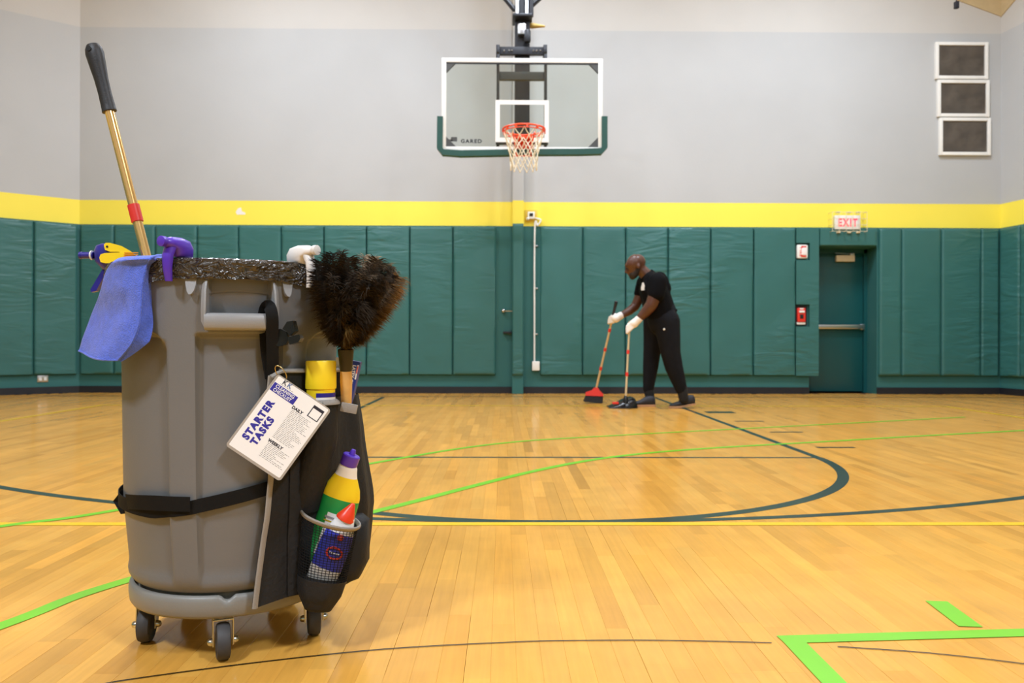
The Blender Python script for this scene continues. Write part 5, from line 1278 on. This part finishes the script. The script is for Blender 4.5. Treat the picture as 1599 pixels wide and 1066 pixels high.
# trousers
m = MB()
limb(m, [(hx(1032, 488), 0.178), (hx(1034, 500), 0.175)])
for dy in (-0.07, 0.07): limb(m, [(hx(1032, 489, dy), 0.165), (hx(1035, 503, dy), 0.165)])
limb(m, [(at(1041, 502, dn + 0.03), 0.15), (at(1044, 525, dn + 0.01), 0.132), (at(1047, 550, dn), 0.112), (at(1052, 572, dn), 0.102), (at(1060, 596, dn), 0.08), (at(1063.5, 607, dn), 0.068)])
limb(m, [(at(1024, 502, df - 0.03), 0.145), (at(1021.5, 525, df - 0.01), 0.125), (at(1018, 550, df), 0.1), (at(1016, 572, df), 0.09), (at(1013.5, 596, df), 0.072), (at(1012.5, 607, df), 0.064)])
tr_ = remesh(m, 'trousers', M_TROUS, person, 0.013, 5)
m = MB(); p = tr_; 
# belt line of the shirt tucked in
m.lathe([(0.182, -0.012), (0.187, -0.006), (0.187, 0.006), (0.182, 0.012)], hx(1032, 489.5), (hx(1029, 478) - hx(1033, 496)), 40, ecc=(fwd, 1.0)); m.build('waistband', M_SHIRT, tr_)
dg = bpy.context.evaluated_depsgraph_get(); dg.update()
def hit(o, px, py):
    v = ray(px, py).normalized(); L0 = wloc(o); ok, loc, nn, _ = o.ray_cast(CAM - L0, v, distance=30)
    return (loc + L0, nn) if ok else (at(px, py, NS), -fwd)
em = [(1003.2, 441), (1005.2, 441), (1006.2, 444.5), (1007.8, 447), (1008.2, 453), (1001.5, 453), (1001.5, 448), (1002.6, 445)]
q, nn = hit(shirt, 1004.5, 447); d_ = (q - CAM).dot(fwd)
m = MB(); pts = []
for x, y in em: pts.append(at(x, y, d_ - 0.022))
m.prism(pts, fwd * 0.03); m.build('shirt_emblem', M_WHITE, shirt, smooth=False)
h_, _ = hit(tr_, 1037, 514); m = MB(); m.ball(h_ - fwd * 0.004, 0.013, n=8); m.build('trouser_badge', M_WHITE, tr_)
# socks and shoes
def shoe(cpx, toe_px, heel_px, ypx, dd, lift):
    sk = MB(); ank = at(cpx[0], cpx[1], dd); low = at(cpx[0] + 2.5, ypx - 14, dd); sk.cone(ank, 0.06, low, 0.053); sk.build('sock', M_SOCK, person)
    toe = on_floor(toe_px, ypx); d = (toe - CAM).dot(fwd); S_ = F / d
    heel = Vector((toe.x + (heel_px - toe_px) / S_, toe.y, 0)); ax_ = (heel - toe); L_ = ax_.length; ax_.normalize(); sd = Vector((-ax_.y, ax_.x, 0))
    up_p = [(0.0, 0.018, 0.018, 0.03), (0.06, 0.026, 0.04, 0.045), (0.18, 0.03, 0.047, 0.06), (0.35, 0.034, 0.05, 0.075), (0.5, 0.04, 0.046, 0.1), (0.65, 0.046, 0.042, 0.122), (0.8, 0.05, 0.04, 0.125), (0.93, 0.052, 0.036, 0.118), (1.0, 0.05, 0.02, 0.09)]
    rings = []
    for t, z0, w_, z1 in up_p:
        lf = lift * sst(0.25, 1, t); zb_ = 0.02 + lf; zt_ = z1 + lf * 0.95; row = []
        for j in range(16):
            an = 2 * PI * j / 16; cs, sn = math.cos(an), math.sin(an)
            row.append(toe + ax_ * (t * L_) + sd * (w_ * math.copysign(abs(cs) ** 0.75, cs) * (1 if sn < 0.2 else 0.92)) + UZ * (lerp(zb_, zt_, (math.copysign(abs(sn) ** 0.8, sn) + 1) / 2)))
        rings.append(row)
    mm = MB(); mm.loft(rings); so = mm.build('shoe', M_SHOE, person, angle=60)
    rings = []
    for t, w_ in ((-0.015, 0.015), (0.06, 0.042), (0.2, 0.05), (0.4, 0.05), (0.7, 0.043), (0.92, 0.04), (1.02, 0.02)):
        lf = lift * sst(0.25, 1, t); p = toe + ax_ * (t * L_)
        rings.append([p + sd * w_ + UZ * (0.002 + lf), p - sd * w_ + UZ * (0.002 + lf), p - sd * (w_ + 0.003) + UZ * (0.024 + lf), p + sd * (w_ + 0.003) + UZ * (0.024 + lf)])
    mm = MB(); mm.loft(rings); mm.build('sole', M_SOLE, so, angle=40)
shoe((1065, 606), 1045, 1085, 637, dn, 0.03); shoe((1012.5, 606), 987, 1023, 634.5, df, 0.0)
# gloved hands closed round the two poles
def glove(wrist, palm, grip, pax_, side, name='glove'):
    """wrist -> palm, fingers curl round the pole that passes through grip along pax_"""
    mm = MB(); hd = (grip - wrist).normalized(); mm.cone(wrist, 0.044, lerp(wrist, palm, 0.5), 0.044); mm.cone(lerp(wrist, palm, 0.5), 0.044, palm, 0.05)
    cr = hd.cross(pax_).normalized() * side
    for k in range(4):
        base = palm + pax_ * (0.038 - 0.025 * k) + hd * 0.012; out = grip + pax_ * (0.036 - 0.024 * k) + hd * (0.034 - 0.003 * abs(k - 1)) - cr * 0.006; tip = grip + pax_ * (0.034 - 0.023 * k) + hd * 0.014 + cr * 0.03; end = grip + pax_ * (0.034 - 0.023 * k) - hd * 0.012 + cr * 0.03
        mm.cone(base - cr * 0.02, 0.0165, out - cr * 0.018, 0.0155); mm.cone(out - cr * 0.018, 0.0155, out + cr * 0.02, 0.0145); mm.cone(out + cr * 0.02, 0.0145, end, 0.0125)
    mm.cone(palm + pax_ * 0.03 + cr * 0.01, 0.019, grip + pax_ * 0.062 + cr * 0.018 + hd * 0.0, 0.016); mm.cone(grip + pax_ * 0.062 + cr * 0.018, 0.016, grip + pax_ * 0.05 + hd * 0.03 + cr * 0.01, 0.0135)
    return remesh(mm, name, M_GLOVE, person, 0.0065, 3)
b_top, b_bot = at(962.5, 470, FS + 0.0), at(931, 606, 9.42); bax = (b_top - b_bot).normalized()
gB = lerp(b_top, b_bot, 0.20)
glove(at(969.5, 492.5, FS - 0.01), at(962, 497, FS - 0.01), gB, bax, 1)
p_top, p_bot = at(983, 506, NS + 0.03), at(977, 622, 8.58); dax = (p_top - p_bot).normalized(); gD = lerp(p_top, p_bot, 0.05)
glove(at(998, 497.5, NS + 0.01), at(990, 505, NS + 0.02), gD, dax, 1)

# ================================================================== BROOM AND DUSTPAN
M_BRIST = mat('black_bristles', rgb(24, 22, 24), 0.8, bump=0.4, bscale=150)
M_CREAM = mat('champagne_pole', rgb(222, 200, 160), 0.3, 0.3)
br_o = thing('push_broom', on_floor(927, 627.5), 'broom with red head and black bristles held in the far hand', 'broom')
br_o.name = 'broom'
m = MB(); m.tube([b_top + (b_bot - b_top) * 0.16, b_bot], 0.0125, 12); m.build('pole', M_CREAM, br_o)
m = MB(); m.lathe([(0.012, 0), (0.019, 0.004), (0.02, 0.02), (0.016, 0.1), (0.0165, 0.2), (0.013, 0.205)], b_top, -bax, 14); m.build('grip', M_BLACKBASE, br_o)
for t in (0.325, 0.545, 0.765):
    m = MB(); p = lerp(b_top, b_bot, t); m.lathe([(0.0125, -0.022), (0.0165, -0.02), (0.0165, 0.02), (0.0125, 0.022)], p, bax, 14); m.build('red_collar', M_RED, br_o)
hd_d = 9.42; hb = lambda px, py, dd=0: at(px, py, hd_d + dd)
m = MB(); m.loft([[hb(x, y, dd * (0.5 if y < 609 else 1)) for x, y in ((914, 617.5), (914.5, 612), (924, 609), (927.5, 605), (934, 605), (936, 609), (942, 615), (942, 618.5))] for dd in (-0.04, 0.04)]); m.build('broom_head', M_RED, br_o, angle=30)
m = MB()
for i in range(26):
    for r_ in range(4):
        t = (i + 0.5) / 26; a = lerp(hb(915, 616.5), hb(941.5, 618), t) + fwd * (-0.03 + r_ * 0.02); e = lerp(hb(911.5, 626.5), hb(940, 629), t) + fwd * (-0.05 + r_ * 0.033); e.z = max(e.z, 0.003)
        m.tube([a, e], [0.005, 0.006], 5)
tag(m.build('bristles', M_BRIST, br_o), kind='stuff')
dp_o = thing('lobby_dustpan', on_floor(973, 638), 'black upright dustpan on a long handle with red collars', 'dustpan'); dp_o.name = 'dustpan'
m = MB(); m.tube([p_top + dax * 0.03, p_bot], 0.0115, 12); m.build('pole', M_CREAM, dp_o)
for t in (0.375, 0.675):
    m = MB(); p = lerp(p_top, p_bot, t); m.lathe([(0.0115, -0.022), (0.0158, -0.02), (0.0158, 0.02), (0.0115, 0.022)], p, dax, 14); m.build('red_collar', M_RED, dp_o)
pc_ = on_floor(975, 637.5); m = MB(); M_PAN = mat('black_pan_plastic', rgb(24, 24, 26), 0.25)
rings = []
for t, w_, h__ in ((0, 0.13, 0.012), (0.15, 0.145, 0.03), (0.4, 0.15, 0.075), (0.62, 0.148, 0.115), (0.82, 0.14, 0.125), (0.95, 0.12, 0.1), (1.0, 0.1, 0.05)):
    xx = lerp(-0.17, 0.15, t); row = []
    for j in range(14):
        an = PI * j / 13; row.append(pc_ + Vector((xx, 0.12 - w_ * math.cos(an), 0.002 + h__ * max(0.0, math.sin(an)) ** 0.7)))
    rings.append(row)
m.loft(rings); pan = m.build('pan', M_PAN, dp_o, angle=50)
m = MB(); m.box(pc_ + Vector((-0.1, 0.0, 0.06)), (0.07, 0.03, 0.025), bev=0.006); m.build('red_latch', M_RED, dp_o)
m = MB(); m.lathe([(0.03, -0.05), (0.026, 0.0), (0.014, 0.03)], p_bot + UZ * 0.0, UZ, 14); m.build('socket', M_PAN, dp_o)
